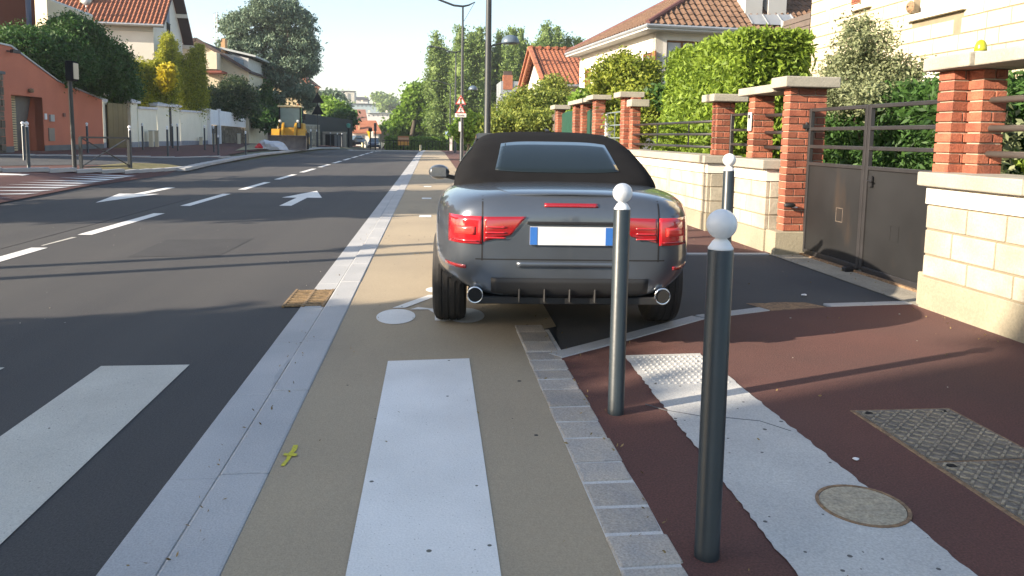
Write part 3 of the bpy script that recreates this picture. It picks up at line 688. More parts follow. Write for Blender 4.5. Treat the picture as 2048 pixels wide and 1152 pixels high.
def plant(name, label, cat, base, blobs, nclump, per, spread, size, mt, trunk=None, core=None, group=None, shell=.55, aspect=1.6, limbs=5, up=0.):
    t = thing(name, label, cat, base, group)
    P = clumpy(blobs, nclump, per, spread, shell)
    leafmesh('crown' if cat == 'tree' else 'foliage', P, size, mt, t, aspect, up, core_of(blobs, core) if core else None)
    if trunk:
        b = Vector(base); top = Vector(blobs[0][:3]); mb = MB()
        mid = b.lerp(top, .45)+Vector((random.uniform(-.2, .2), 0, 0))
        mb.tube([b-Vector((0, 0, .2)), mid, top+Vector((0, 0, blobs[0][5]*.4))], [trunk, trunk*.75, trunk*.2], 9)
        for i in range(limbs):
            bb = blobs[i % len(blobs)]; e = Vector(bb[:3])+Vector((random.uniform(-.6, .6)*bb[3], random.uniform(-.6, .6)*bb[4], random.uniform(0, .6)*bb[5]))
            s = b.lerp(top, random.uniform(.35, .8)); mb.tube([s, s.lerp(e, .5)+Vector((0, 0, -.1*(e-s).length)), e], [trunk*.45, trunk*.3, trunk*.08], 7)
        mb.build('trunk' if cat == 'tree' else 'stem', bark_m, t, smooth=True)
    return t
def pb(px, py, Y, rx, rz, ry=None):
    """ellipsoid centred on the ray through a photo point at depth Y, radii given in photo pixels"""
    c = VY(px, py, Y); s = Y/FPX; return (c.x, c.y, c.z, rx*s, (ry if ry else rx*s), rz*s)

# right side: thuja hedge behind the railing
hx0 = 4.95
t = thing('thuja_hedge', 'tall clipped bright green thuja hedge behind the dark railing', 'hedge', (6, 14, 0))
def hedge_pts(n):
    P = boxpts(n, hx0, 6.08, 12.0, 15.7, .5, 3.08, .05)
    return P
P = hedge_pts(80000); nn = len(P)
# bulging billows on the street side and slope of the left top edge
low = np.clip((2.7-P[:, 2])/1.2, 0, 1)*(P[:, 0] < 5.4); P[:, 0] -= (.12+.28*np.maximum(0, np.sin(P[:, 1]*1.7+P[:, 2]*1.3)))*low*(P[:, 1] > 12.6)
leafmesh('foliage', P, .055, thuja_l, t, 2.3, .5)
MB().box(hx0+.1, 5.96, 12.12, 15.58, .3, 2.96).build('light_block_core', laurel_l, t)  # solid box added inside the hedge to block light
MB().tube([(5.3, 12.5, 0), (5.3, 12.5, 3)], .06, 8).build('stem', bark_m, t)
# low laurel hedge behind the gate
t = thing('laurel_hedge', 'dark green laurel hedge seen through the rails of the metal gate', 'hedge', (6, 9, 0))
P = boxpts(42000, 5.9, 7.1, 6.2, 11.4, .0, 1.98, .09); leafmesh('foliage', P, .045, laurel_l, t, 2.4, .3)
MB().box(6.1, 7.0, 6.4, 11.2, 0, 1.9).build('light_block_core', laurel_l, t)  # solid filler added so that light does not pass through the leaves
plant('garden_shrub', 'light green leafy shrub just behind the right leaf of the metal gate', 'shrub', (5.4, 7.0, 0), [(5.35, 6.95, 1.15, .28, .3, .5), (5.5, 7.15, 1.55, .3, .3, .35)], 90, 26, .06, .06, olive_l, .03)
t0 = plant('ivy_bush', 'small green creeper on the stone wall below the round rails at the right edge', 'shrub', (5.1, 5.6, 0), [(5.05, 5.55, 1.15, .35, .35, .25), (5.3, 5.3, 1.5, .3, .3, .3)], 80, 26, .06, .05, thuja_l, .03)
# olive-like shrub before the stone house
plant('olive_shrub', 'tall airy grey-green shrub standing in front of the cream stone house', 'shrub', (6.2, 10.2, 0),
      [pb(1730, 95, 10.0, 60, 55), pb(1695, 150, 10.2, 55, 45), pb(1785, 150, 10.0, 55, 42), pb(1740, 190, 9.9, 95, 45), pb(1716, 55, 10.0, 24, 32), pb(1660, 190, 10.2, 25, 30), pb(1835, 140, 9.8, 22, 25), pb(1830, 195, 9.8, 40, 30)], 560, 36, .085, .034, olive_l, .06, shell=.1, limbs=14)
plant('citrus_shrub', 'round yellow-green leafy shrub in front of the white house', 'shrub', (6.3, 21.5, 0),
      [pb(1252, 175, 21, 62, 55), pb(1215, 160, 21, 30, 35), pb(1290, 150, 21.3, 28, 30), pb(1245, 125, 21.2, 24, 16), pb(1275, 215, 20, 60, 30), pb(1262, 255, 18.5, 40, 30)], 700, 34, .15, .07, citrus_l, .07, core=.5, shell=.6)
plant('garden_shrub', 'dark green low bush between the citrus shrub and the thuja hedge', 'shrub', (6.2, 19, 0), [pb(1325, 190, 19.5, 26, 14), pb(1345, 200, 19, 20, 20)], 90, 26, .12, .09, laurel_l, .05, core=.6)
plant('garden_shrub', 'green bush left of the citrus shrub, against the white house wall', 'shrub', (6.0, 26, 0), [pb(1180, 195, 27, 22, 16), pb(1165, 215, 27, 18, 18)], 110, 26, .14, .13, lime_l, .06, core=.6)
plant('flowering_shrub', 'big mixed yellow and reddish shrub in front of the small orange-roofed house', 'shrub', (3.9, 28, 0),
      [pb(1068, 215, 30, 62, 36), pb(1105, 185, 31, 30, 28), pb(1030, 225, 30, 34, 28), pb(1125, 215, 30, 30, 30), pb(1000, 250, 28, 24, 24), pb(1075, 245, 28, 60, 24)], 900, 34, .17, .085, shrub_l, .09, core=.62, shell=.5)
plant('garden_shrub', 'bright lime green bush just left of the near lamp post foot', 'shrub', (1.9, 45, 0), [pb(945, 250, 44, 22, 18), pb(930, 262, 44, 26, 16)], 120, 26, .2, .2, lime_l, .06, core=.6)
for sgn, (a, b, c, d) in enumerate([]): pass

# ------------------------------------------------------------------ houses
def roof_face(mb, poly, eave_dir, step=.25, amp=.03, row=.33):
    """corrugated tile field clipped to a convex planar outline"""
    poly = [Vector(p) for p in poly]; n = (poly[1]-poly[0]).cross(poly[2]-poly[0]).normalized()
    if n.z < 0: n = -n
    e = Vector(eave_dir).normalized(); s = n.cross(e).normalized()
    if s.z < 0: s = -s
    o = poly[0]; us = [(p-o).dot(e) for p in poly]; vs_ = [(p-o).dot(s) for p in poly]
    bm = bmesh.new(); nu = int((max(us)-min(us))/step*4)+2; nv = int((max(vs_)-min(vs_))/row)+2
    grid = []
    for j in range(nv):
        for half in (0, 1):
            r_ = []
            for i in range(nu+1):
                u = min(us)+i*step/4; v = min(vs_)+(j+half*.999)*row
                hgt = amp*(1+math.sin(2*math.pi*i/4))+(.03 if half == 0 else 0)
                r_.append(bm.verts.new(o+e*u+s*v+n*hgt))
            grid.append(r_)
    for a, b in zip(grid, grid[1:]):
        for i in range(nu): bm.faces.new((a[i], a[i+1], b[i+1], b[i]))
    cen = sum(poly, Vector())/len(poly)
    for a, b in zip(poly, poly[1:]+poly[:1]):
        pn = (b-a).cross(n).normalized()
        if (cen-a).dot(pn) > 0: pn = -pn
        bmesh.ops.bisect_plane(bm, geom=bm.verts[:]+bm.edges[:]+bm.faces[:], plane_co=a, plane_no=pn, clear_outer=True)
    bm.verts.index_update(); mb.add([v.co.copy() for v in bm.verts], [tuple(v.index for v in f.verts) for f in bm.faces]); bm.free()
def openings_wall(mb, o, u, w_, h_, holes, th, nin):
    """wall panel in plane (o,u,z) with rectangular holes [(u0,u1,z0,z1)]; thickness th along nin"""
    us = sorted({0, w_}|{q for hh in holes for q in hh[:2]}); zs = sorted({0, h_}|{q for hh in holes for q in hh[2:]})
    o = Vector(o); u = Vector(u); nin = Vector(nin); Z = Vector((0, 0, 1))
    def solid(i, j):
        if not (0 <= i < len(us)-1 and 0 <= j < len(zs)-1): return False
        a = (us[i]+us[i+1])/2; b = (zs[j]+zs[j+1])/2
        return not any(hh[0] < a < hh[1] and hh[2] < b < hh[3] for hh in holes)
    P = lambda a, b, d: o+u*a+Z*b+nin*(th*d)
    for i in range(len(us)-1):
        for j in range(len(zs)-1):
            if not solid(i, j): continue
            a0, a1, b0, b1 = us[i], us[i+1], zs[j], zs[j+1]
            mb.add([P(a0, b0, 0), P(a1, b0, 0), P(a1, b1, 0), P(a0, b1, 0)], [(0, 1, 2, 3)])
            for (ii, jj, q) in ((i-1, j, (a0, b0, a0, b1)), (i+1, j, (a1, b0, a1, b1)), (i, j-1, (a0, b0, a1, b0)), (i, j+1, (a0, b1, a1, b1))):
                if not solid(ii, jj): mb.add([P(q[0], q[1], 0), P(q[2], q[3], 0), P(q[2], q[3], 1), P(q[0], q[1], 1)], [(0, 1, 2, 3)])
def window(t, o, u, nin, hole, frame=wood_m, glass=win_m, sill=True, shutter=None, depth=.14, label=None):
    o = Vector(o); u = Vector(u); nin = Vector(nin); Z = Vector((0, 0, 1)); a0, a1, b0, b1 = hole
    mb = MB()
    def slab(m_, a, b, c, d, d0, d1): m_.prism([o+u*a+Z*c+nin*d0, o+u*b+Z*c+nin*d0, o+u*b+Z*d+nin*d0, o+u*a+Z*d+nin*d0], nin*(d1-d0))
    f = .06
    slab(mb, a0, a0+f, b0, b1, depth-.05, depth); slab(mb, a1-f, a1, b0, b1, depth-.05, depth); slab(mb, a0+f, a1-f, b0, b0+f, depth-.05, depth); slab(mb, a0+f, a1-f, b1-f, b1, depth-.05, depth)
    slab(mb, (a0+a1)/2-.03, (a0+a1)/2+.03, b0+f, b1-f, depth-.055, depth)
    wn = mb.build('window', frame, t)
    mb = MB(); slab(mb, a0+.01, a1-.01, b0+.01, b1-.01, depth+.002, depth+.02)
    g = mb.build('pane', glass, t); g.parent = wn
    if sill:
        mb = MB(); slab(mb, a0-.1, a1+.1, b0-.1, b0-.005, -.09, .1); s_ = mb.build('sill', cap_m, t); s_.parent = wn
    if shutter:
        mb = MB(); sw = (a1-a0)*.5
        slab(mb, a0-sw, a0-.01, b0, b1, -.05, -.008); slab(mb, a1+.01, a1+sw, b0, b1, -.05, -.008); s_ = mb.build('shutter', shutter, t); s_.parent = wn
# --- white house with the hipped brown roof
K1 = VY(1312, 60, 27.5); K2 = VY(1160, 112, 36.6); ez = (K1.z+K2.z)/2
lu = Vector((K2.x-K1.x, K2.y-K1.y, 0)).normalized(); LL = (Vector((K2.x-K1.x, K2.y-K1.y, 0))).length
fu = Vector((lu.y, -lu.x, 0)); WF = 12.5
t = thing('white_house', 'white rendered house with a hipped brown tile roof behind the citrus shrub', 'house', (K1.x, K1.y, 0))
c0 = Vector((K1.x, K1.y, 0))
def uz(px, py, side):     # photo point -> (u,z) on the house's wall
    d = ray(px, py); o, a, nrm = (c0, lu, fu) if side == 'L' else (c0, fu, lu)
    tt = (o-EYEV).dot(nrm)/d.dot(nrm); p = EYEV+d*tt; return (p-o).dot(a), p.z
def hole(side, x0, y0, x1, y1):
    a, z1 = uz(x0, y0, side); b, z0 = uz(x1, y1, side); return (min(a, b), max(a, b), min(z0, z1), max(z0, z1))
hl = []
for (x0, y0, x1, y1) in ((1170, 122, 1177, 170), (1193, 112, 1207, 158), (1237, 98, 1254, 145), (1287, 84, 1306, 140)):
    a, b, _, _ = hole('L', x0, y0, x1, y1); hl.append((a, b, 3.05, 4.55) if True else None)
hr = [hole('F', 1334, 80, 1396, 142)]
hr.append((hr[0][1]+1.5, hr[0][1]+2.7, hr[0][2], hr[0][3]))
mb = MB(); openings_wall(mb, c0, lu, LL, ez, hl, .3, fu); openings_wall(mb, c0, fu, WF, ez, hr, .3, lu)
e_ = c0+fu*WF; openings_wall(mb, e_, lu, LL, ez, [], .3, -fu); mb.build('wall', white_wall, t)
for q in hl: window(t, c0, lu, fu, q, wood_m, win_m, False, None, .12)
for q in hr: window(t, c0, fu, lu, q, wood_m, curtain_m, True, None, .12)
mb = MB()
for q in hl:  # brown folded shutters beside the street windows
    o_ = c0-fu*.02; mb.prism([o_+lu*(q[0]-.02)+Vector((0, 0, q[2])), o_+lu*(q[0]-.30)+Vector((0, 0, q[2])), o_+lu*(q[0]-.30)+Vector((0, 0, q[3])), o_+lu*(q[0]-.02)+Vector((0, 0, q[3]))], -fu*.05)
    mb.prism([c0+lu*(q[1]-.03)+Vector((0, 0, q[2])), c0+lu*q[1]+Vector((0, 0, q[2])), c0+lu*q[1]+Vector((0, 0, q[3])), c0+lu*(q[1]-.03)+Vector((0, 0, q[3]))], fu*.1)
mb.build('shutters', wood_m, t)
mb = MB(); ap = VY(1500, -80, 31.5); ap2 = ap+fu*4.0; ov = .55; ze = ez+.12
E1 = c0-lu*ov-fu*ov; E2 = c0+lu*(LL+ov)-fu*ov; E3 = c0+fu*(WF+ov)-lu*ov; E4 = c0+fu*(WF+ov)+lu*(LL+ov)
for q in (E1, E2, E3, E4): q.z = ze
ap.z = max(ap.z, ze+3); ap2.z = ap.z
roof_face(mb, [E1, E3, ap2, ap], fu, .27, .035, .36); roof_face(mb, [E1, E2, ap], lu, .27, .035, .36); roof_face(mb, [E2, E4, ap2, ap], fu, .5, .02, 1)
rf = mb.build('roof', tile_b, t)
mb = MB(); mb.tube([E1+Vector((0, 0, .06)), ap+Vector((0, 0, .06))], .10, 8); mb.tube([E2+Vector((0, 0, .06)), ap+Vector((0, 0, .06))], .10, 8); mb.tube([ap, ap2], .1, 8); x_ = mb.build('ridge_tiles', M('purple_ridge', (.12, .05, .045), .8), t); x_.parent = rf
mb = MB()
mb.prism([E1+Vector((0, 0, -.16)), E3+Vector((0, 0, -.16)), E3+lu*.85+Vector((0, 0, -.16)), E1+lu*.85+Vector((0, 0, -.16))], (0, 0, .06))
mb.prism([E1+lu*.86+Vector((0, 0, -.16)), E2+Vector((0, 0, -.16)), E2+fu*.85+Vector((0, 0, -.16)), E1+lu*.86+fu*.85+Vector((0, 0, -.16))], (0, 0, .06)); mb.build('soffit', pale_wall, t)
mb = MB(); mb.tube([E1-fu*.05+Vector((0, 0, -.03)), E3+Vector((0, 0, -.03))], .075, 8); mb.tube([E1-lu*.05+Vector((0, 0, -.03)), E2+Vector((0, 0, -.03))], .075, 8); mb.build('gutter', zinc_m, t)
# chimneys and zinc apron
def on_roof(px, py):
    n = (E3-E1).cross(ap-E1).normalized(); d = ray(px, py); tt = (E1-EYEV).dot(n)/d.dot(n); return EYEV+d*tt
for (xa, xb) in ((1490, 1524), (1536, 1572)):
    a = on_roof(xa, 32); b = on_roof(xb, 32); u = (b-a); u.z = 0; wd = u.length; u.normalize()
    mb = MB(); mb.prism([a+Vector((0, 0, -.6)), a+u*wd+Vector((0, 0, -.6)), a+u*wd+lu*.7+Vector((0, 0, -.6)), a+lu*.7+Vector((0, 0, -.6))], (0, 0, 3.4)); x_ = mb.build('chimney', pale_wall, t); x_.parent = rf
q = [on_roof(*p) for p in ((1492, 34), (1578, 34), (1594, 56), (1503, 53))]; n_ = (E3-E1).cross(ap-E1).normalized(); n_ = n_ if n_.z > 0 else -n_
mb = MB(); mb.prism([p+n_*.09 for p in q], n_*.02)
for k in (0, .35, .7, 1): mb.bar(q[0].lerp(q[1], k)+n_*.12, q[3].lerp(q[2], k)+n_*.12, .04)
x_ = mb.build('zinc_apron', zinc_m, t); x_.parent = rf
# --- small house with the orange tile roof
t = thing('small_house', 'small house with a bright orange tile roof and white gable beside the poplars', 'house', (5.6, 44, 0))
X0, Ya, Yb, Yc, z0, z1 = 5.6, 38.4, 44, 50, 4.0, 6.35
mb = MB(); mb.add([(X0+.4, Ya+.5, 0), (X0+.4, Yc-.5, 0), (X0+.4, Yc-.5, z0-.05), (X0+.4, Yb, z1-.15), (X0+.4, Ya+.5, z0-.05)], [(0, 1, 2, 3, 4)]); mb.box(X0+.401, 14, Ya+.5, Yc-.5, 0, z0-.05); mb.build('wall', white_wall, t)
mb = MB(); roof_face(mb, [(X0, Ya, z0), (14, Ya, z0), (14, Yb, z1), (X0, Yb, z1)], (1, 0, 0), .24, .028, .34); roof_face(mb, [(X0, Yc, z0), (14, Yc, z0), (14, Yb, z1), (X0, Yb, z1)], (1, 0, 0), .4, .04, .5); rf = mb.build('roof', tile_o, t)
mb = MB(); mb.bar((X0+.03, Ya, z0-.12), (X0+.03, Yb, z1-.12), .08, .24); mb.bar((X0+.03, Yc, z0-.12), (X0+.03, Yb, z1-.12), .08, .24); mb.bar((X0-.03, Ya, z0+.1), (X0-.03, Yb, z1+.1), .22, .14); mb.bar((X0-.03, Yc, z0+.1), (X0-.03, Yb, z1+.1), .22, .14)
for k in range(18): mb.box(X0+k*.48, X0+k*.48+.14, Yb-.16, Yb+.16, z1+.02, z1+.2)
mb.bar((X0, Yb, z1+.1), (14, Yb, z1+.1), .2, .12)
x_ = mb.build('verge_tiles', tile_o, t); x_.parent = rf
mb = MB(); mb.tube([(X0, Ya-.06, z0-.03), (14, Ya-.06, z0-.03)], .06, 8); mb.build('gutter', zinc_m, t)
cz = VY(1018, 140, 60); t = thing('brick_house', 'grey-clad upper storey with a brick chimney behind the small orange-roofed house', 'house', (cz.x, 60, 0))
a, b = VY(1002, 162, 60), VY(1032, 182, 60); mb = MB(); mb.box(a.x, a.x+4, 60, 64, 0, a.z); mb.build('wall', zinc_m, t)
a, b = VY(1009, 148, 59), VY(1028, 162, 59); mb = MB(); mb.box(a.x, b.x, 59.95, 60.6, b.z-.6, a.z+.0); mb.build('chimney', tile_o, t); mb = MB(); mb.box(a.x+.05, b.x-.05, 60, 60.5, a.z+.001, VY(1009, 140, 59).z); mb.build('chimney_pot', tile_d, t)
# --- cream stone house on the right
SX = 8.5; Y0h, Y1h = 8.6, 16.75
t = thing('stone_house', 'cream block-stone house filling the upper right behind the grey-green shrub', 'house', (SX, 12.5, 0))
def sy(px): return VXc(px, 100, SX).y
def szz(px, py): return VXc(px, py, SX).z
wins = []
a, b = sy(1922), sy(1820); wins.append((a, b, szz(1870, 26)+.05, szz(1870, 26)+1.5))
a, b = sy(1735), sy(1704); wins.append((a, b, szz(1720, 14)+.05, szz(1720, 14)+1.5))
a, b = sy(1873), sy(1812); wins.append((a, b, szz(1840, 150)-1.3, szz(1840, 150)-.12))
Ht = 7.6; mb = MB(); openings_wall(mb, (SX+.014, Y0h, 0), (0, 1, 0), Y1h-Y0h, Ht, [(p[0]-Y0h, p[1]-Y0h, p[2], p[3]) for p in wins], .25, (1, 0, 0)); mb.box(SX+.3, SX+6, Y0h, Y1h-.001, 0, Ht); mb.build('wall', stone_g, t)
mb = MB(); rows = [i*.262 for i in range(30)]
for a, b, c, d in ashlar_rects(Y0h, Y1h, rows, 77, .34, .68):
    if any(b > q[0]-.0 and a < q[1]+.0 and d > q[2]-.1 and c < q[3]+.0 for q in wins): 
        for q in wins:
            if b > q[0] and a < q[1] and d > q[2]-.1 and c < q[3]:
                if a < q[0]-.05: mb.box(SX, SX+.05, a+.005, q[0]-.002, c+.006, d-.006)
                if b > q[1]+.05: mb.box(SX, SX+.05, q[1]+.002, b-.005, c+.006, d-.006)
        continue
    mb.box(SX, SX+.05, a+.010, b-.010, c+.011, d-.011)
mb.build('stone_facing', stone_hi, t, bevel=.006)
for q in wins:
    mb = MB(); mb.box(SX+.14, SX+.2, q[0], q[1], q[2], q[3]); wn = mb.build('window', M('white_shutter', (.72, .70, .66), .7), t)
    mb = MB(); mb.box(SX-.09, SX+.13, q[0]-.06, q[1]+.06, q[2]-.11, q[2]-.002); x_ = mb.build('sill', band_m, t); x_.parent = wn
for q in wins[2:3]:
    mb = MB(); mb.box(SX-.05, SX+.1, q[0]-.1, q[1]+.1, q[3]+.002, q[3]+.16); mb.build('lintel', band_m, t)
mb = MB(); mc = MB(); bricks(mb, mc, SX-.10, SX+.3, 8.55, 9.05, 0, 3.0, .075, seed=5); bricks(mb, mc, SX-.02, SX+.1, wins[1][1]+.002, wins[1][1]+.1, wins[1][2], wins[1][3], .075, seed=7); mb.build('brick_trim', brick_m, t); mc.build('mortar', mortar_m, t)
lp = VXc(1826, 14, SX); t = thing('wall_lantern', 'small bronze wall lamp on the stone house facade', 'lamp', lp)
MB().lathe([(.02, 0), (.07, .01), (.11, .05), (.10, .06)], (lp.x-.1, lp.y, lp.z), 14, 'X').build('lamp_shade', rust_m, t); MB().tube([(lp.x-.1, lp.y, lp.z), (lp.x+.01, lp.y, lp.z)], .02, 8).build('bracket', rust_m, t)
t = thing('timber_wall', 'narrow grey-brown timber-clad wall between the hedge and the stone house', 'wall', (8.6, 18, 0))
mb = MB()
zt = VXc(1625, 24, 8.6).z
for k in range(int(zt/.14)): mb.box(8.56, 8.6, 16.9, 18.3, .1+k*.14, .225+k*.14)
mb.build('cladding', clad_m, t); MB().box(8.601, 12, 16.9, 18.3, 0, zt).build('wall', clad_m, t); MB().box(8.54, 8.559, 18.22, 18.32, 0, zt).build('corner_trim', pale_wall, t)

# ------------------------------------------------------------------ left side: walls and houses
def seg_wall(t, name, A, B, zt0, zt1, th, mt, z0=None, out=None, bevel=0, dn=.3):
    """vertical slab from plan point A to B, tops zt0/zt1, thickness behind"""
    A = Vector((A[0], A[1], 0)); B = Vector((B[0], B[1], 0)); u = (B-A).normalized(); n = Vector((-u.y, u.x, 0)) if out is None else out
    za = z0 if z0 is not None else min(H(A.x, A.y), H(B.x, B.y))-dn
    mb = MB(); mb.prism([A+Vector((0, 0, za)), B+Vector((0, 0, za)), B+Vector((0, 0, zt1)), A+Vector((0, 0, zt0))], n*th); return mb.build(name, mt, t, bevel=bevel)
# orange garage wall
A = G(21, 305.5); B = G(208, 297); u = Vector((B.x-A.x, B.y-A.y, 0)).normalized(); nb = Vector((-u.y, u.x, 0)); A0 = A-u*.9; LW = (Vector((B.x, B.y, 0))-Vector((A0.x, A0.y, 0))).length
def onW(px, py):
    d = ray(px, py); tt = (A-EYEV).dot(nb)/d.dot(nb); p = EYEV+d*tt; return (Vector((p.x, p.y, 0))-Vector((A0.x, A0.y, 0))).dot(u), p.z
t = thing('orange_building', 'orange rendered garage building with a sloping top edge and a grey plinth', 'building', (A.x, A.y, A.z))
ua, zt_ = onW(22, 189); ub, zt2 = onW(84, 193); zb_ = onW(50, 301)[1]; base = A0.copy(); base.z = -.2
topz = onW(20, 95)[1]; us_ = onW(205, 200)
mb = MB(); o0 = Vector((A0.x, A0.y, 0)); Z = Vector((0, 0, 1)); gz = zt_
def quadw(a0, a1, z00, z01, z10, z11): mb.prism([o0+u*a0+Z*z00, o0+u*a1+Z*z10, o0+u*a1+Z*z11, o0+u*a0+Z*z01], nb*.3)
def tz(a):
    (a1, z1_), (a2, z2_) = onW(20, 93), onW(115, 163); a3, z3_ = onW(207, 201)
    if a < a1: return z1_
    if a < a2: return z1_+(z2_-z1_)*(a-a1)/(a2-a1)
    return z2_+(z3_-z2_)*min(1, (a-a2)/(a3-a2))
cuts = [0, ua, ub, onW(20, 93)[0], onW(115, 163)[0], onW(160, 180)[0], LW]; cuts = sorted(cuts)
for a0, a1 in zip(cuts, cuts[1:]):
    if a1-a0 < .01: continue
    lo = gz if (a0 >= ua-.01 and a1 <= ub+.01) else -.1
    quadw(a0, a1, lo, tz(a0), lo, tz(a1))
quadw(ub, ub+.02, 0, gz, 0, gz)
mb.prism([o0+u*ub+nb*.301, o0+u*ub+nb*1.2, o0+u*ub+nb*1.2+Z*gz, o0+u*ub+nb*.301+Z*gz], u*.2)
mb.prism([o0+u*(ua-.2)+nb*.301+Z*gz, o0+u*(ub+.2)+nb*.301+Z*gz, o0+u*(ub+.2)+nb*1.5+Z*gz, o0+u*(ua-.2)+nb*1.5+Z*gz], Z*.2)
mb.build('wall', orange_wall, t)
zp = onW(150, 289)[1]
mb = MB()
for a0, a1 in ((0, ua-.003), (ub+.003, LW)): mb.prism([o0+u*a0-nb*.02, o0+u*a1-nb*.02, o0+u*a1, o0+u*a0], Z*zp)
mb.build('plinth', grey_plinth, t)
mb = MB()
for a0, a1 in zip(cuts, cuts[1:]):
    if a1-a0 > .01: mb.prism([o0+u*a0-nb*.05+Z*(tz(a0)+.002), o0+u*a1-nb*.05+Z*(tz(a1)+.002), o0+u*a1-nb*.05+Z*(tz(a1)+.06), o0+u*a0-nb*.05+Z*(tz(a0)+.06)], nb*.4)
mb.build('coping', zinc_m, t)
um = onW(45, 200)[0]+.35
mb = MB(); k = 0
while .5+k*.09 < gz: mb.prism([o0+u*ua+nb*.42+Z*(.45+k*.09), o0+u*um+nb*.42+Z*(.45+k*.09), o0+u*um+nb*.42+Z*(.515+k*.09), o0+u*ua+nb*.42+Z*(.515+k*.09)], nb*.04); k += 1
mb.build('louvre_door', M('cream_louvre', (.52, .44, .26), .7), t)
MB().prism([o0+u*ua+nb*.48, o0+u*um+nb*.48, o0+u*um+nb*.48+Z*gz, o0+u*ua+nb*.48+Z*gz], nb*.05).build('door_backing', dark_m, t)
MB().prism([o0+u*um+nb*.9, o0+u*ub+nb*.9, o0+u*ub+nb*.42+Z*gz, o0+u*um+nb*.42+Z*gz], nb*.1).build('side_door', M('grey_door', (.16, .16, .15), .6), t)
def on_wall_item(name, part, px0, py0, px1, py1, mt, d=.04):
    a, z1_ = onW(px0, py0); b, z0_ = onW(px1, py1); MB().prism([o0+u*a-nb*d+Z*z0_, o0+u*b-nb*d+Z*z0_, o0+u*b-nb*d+Z*z1_, o0+u*a-nb*d+Z*z1_], nb*(d-.002)).build(part, mt, t)
on_wall_item('', 'meter_box', 96, 256, 108.5, 282, M('beige_grey_box', (.24, .21, .17), .6)); on_wall_item('', 'intercom_plate', 88, 227, 92.5, 239, ball_m); on_wall_item('', 'letter_box', 97.5, 229, 106, 243, zinc_m, .07); on_wall_item('', 'house_number_plate', 125, 226, 130, 233.5, M('brown_plate', (.20, .08, .05), .6))
a, z_ = onW(57, 181); MB().lathe([(.07, 0), (.1, .05), (.09, .14), (.03, .16)], o0+u*a-nb*.09+Z*(z_-.08), 14).build('wall_lamp', rust_m, t)
a, z_ = onW(13, 102); mb = MB(); mb.obox(o0+u*(a+.1)-nb*.25+Z*z_, .14, .32, .12, R(-20)); mb.bar(o0+u*a+Z*z_, o0+u*(a+.1)-nb*.2+Z*z_, .04); mb.build('security_camera', black_m, t)
# rubble wall at the far left edge
c = G(10, 308); t = thing('rubble_wall', 'dark rubble stone wall end at the left edge beside the orange building', 'wall', (A0.x, A0.y, A0.z))
zt_r = onW(8, 150)[1]
def rubble(mb, o, u_, w_, z0, z1, nrm, seed=1, sz=.3):
    rr = random.Random(seed); z = z0
    while z < z1-.04:
        h_ = min(rr.uniform(.12, sz), z1-z); a = 0
        while a < w_-.03:
            l = min(rr.uniform(.15, sz*1.7), w_-a); d = rr.uniform(.0, .04)
            mb.prism([o+u_*(a+.008)+Z*(z+.008)-nrm*d, o+u_*(a+l-.008)+Z*(z+.008)-nrm*d, o+u_*(a+l-.012)+Z*(z+h_-.008)-nrm*d, o+u_*(a+.012)+Z*(z+h_-.01)-nrm*d], nrm*(.1+d)); a += l
        z += h_
mb = MB(); rubble(mb, o0-u*4, u, 4.4-.02, .3, zt_r, nb, 4); 
mb.v = [tuple(Vector(q)-nb*.12) for q in mb.v]; mb.build('stonework', rubble_m, t); MB().prism([o0-u*4, o0+u*.36, o0+u*.36+Z*(zt_r-.02), o0-u*4+Z*(zt_r-.02)], nb*.25).build('wall_core', dark_m, t); MB().prism([o0-u*4-nb*.2+Z*zt_r, o0+u*.45-nb*.2+Z*zt_r, o0+u*.45+nb*.3+Z*zt_r, o0-u*4+nb*.3+Z*zt_r], Z*.1).build('coping', grey_plinth, t)

def garden_piece(t, px0, px1, yb0, yb1, yt0, yt1, part, mt, th=.25, capw=None):
    a = G(px0, yb0); b = G(px1, yb1); z0_ = VY(px0, yt0, a.y).z; z1_ = VY(px1, yt1, b.y).z
    return a, b, z0_, z1_, seg_wall(t, part, a, b, z0_, z1_, th, mt)
# brown/gold gate + cream walls
t = thing('brown_gate', 'tall bronze-coloured sheet gate between the orange wall and the cream pier', 'gate', G(235, 296))
a = G(218.5, 296.5); b = G(258, 295.5); zz = VY(238, 207, (a.y+b.y)/2).z; uu = Vector((b.x-a.x, b.y-a.y, 0)); 
mb = MB()
for k in range(4):
    p0 = Vector((a.x, a.y, 0))+uu*(k/4+.004); p1 = Vector((a.x, a.y, 0))+uu*((k+1)/4-.004); n_ = Vector((-uu.y, uu.x, 0)).normalized()
    mb.prism([p0+Z*.5, p1+Z*.5, p1+Z*zz, p0+Z*zz], n_*.05)
mb.build('sheet_panel', M('bronze_sheet', (.17, .13, .06), .38, (.10, .075, .04), .8, metal=.4), t)
p0 = Vector((a.x, a.y, 0))+n_*.051; MB().prism([p0+Z*.3, p0+uu+Z*.3, p0+uu+Z*(zz-.1), p0+Z*(zz-.1)], n_*.05).build('frame', black_m, t)
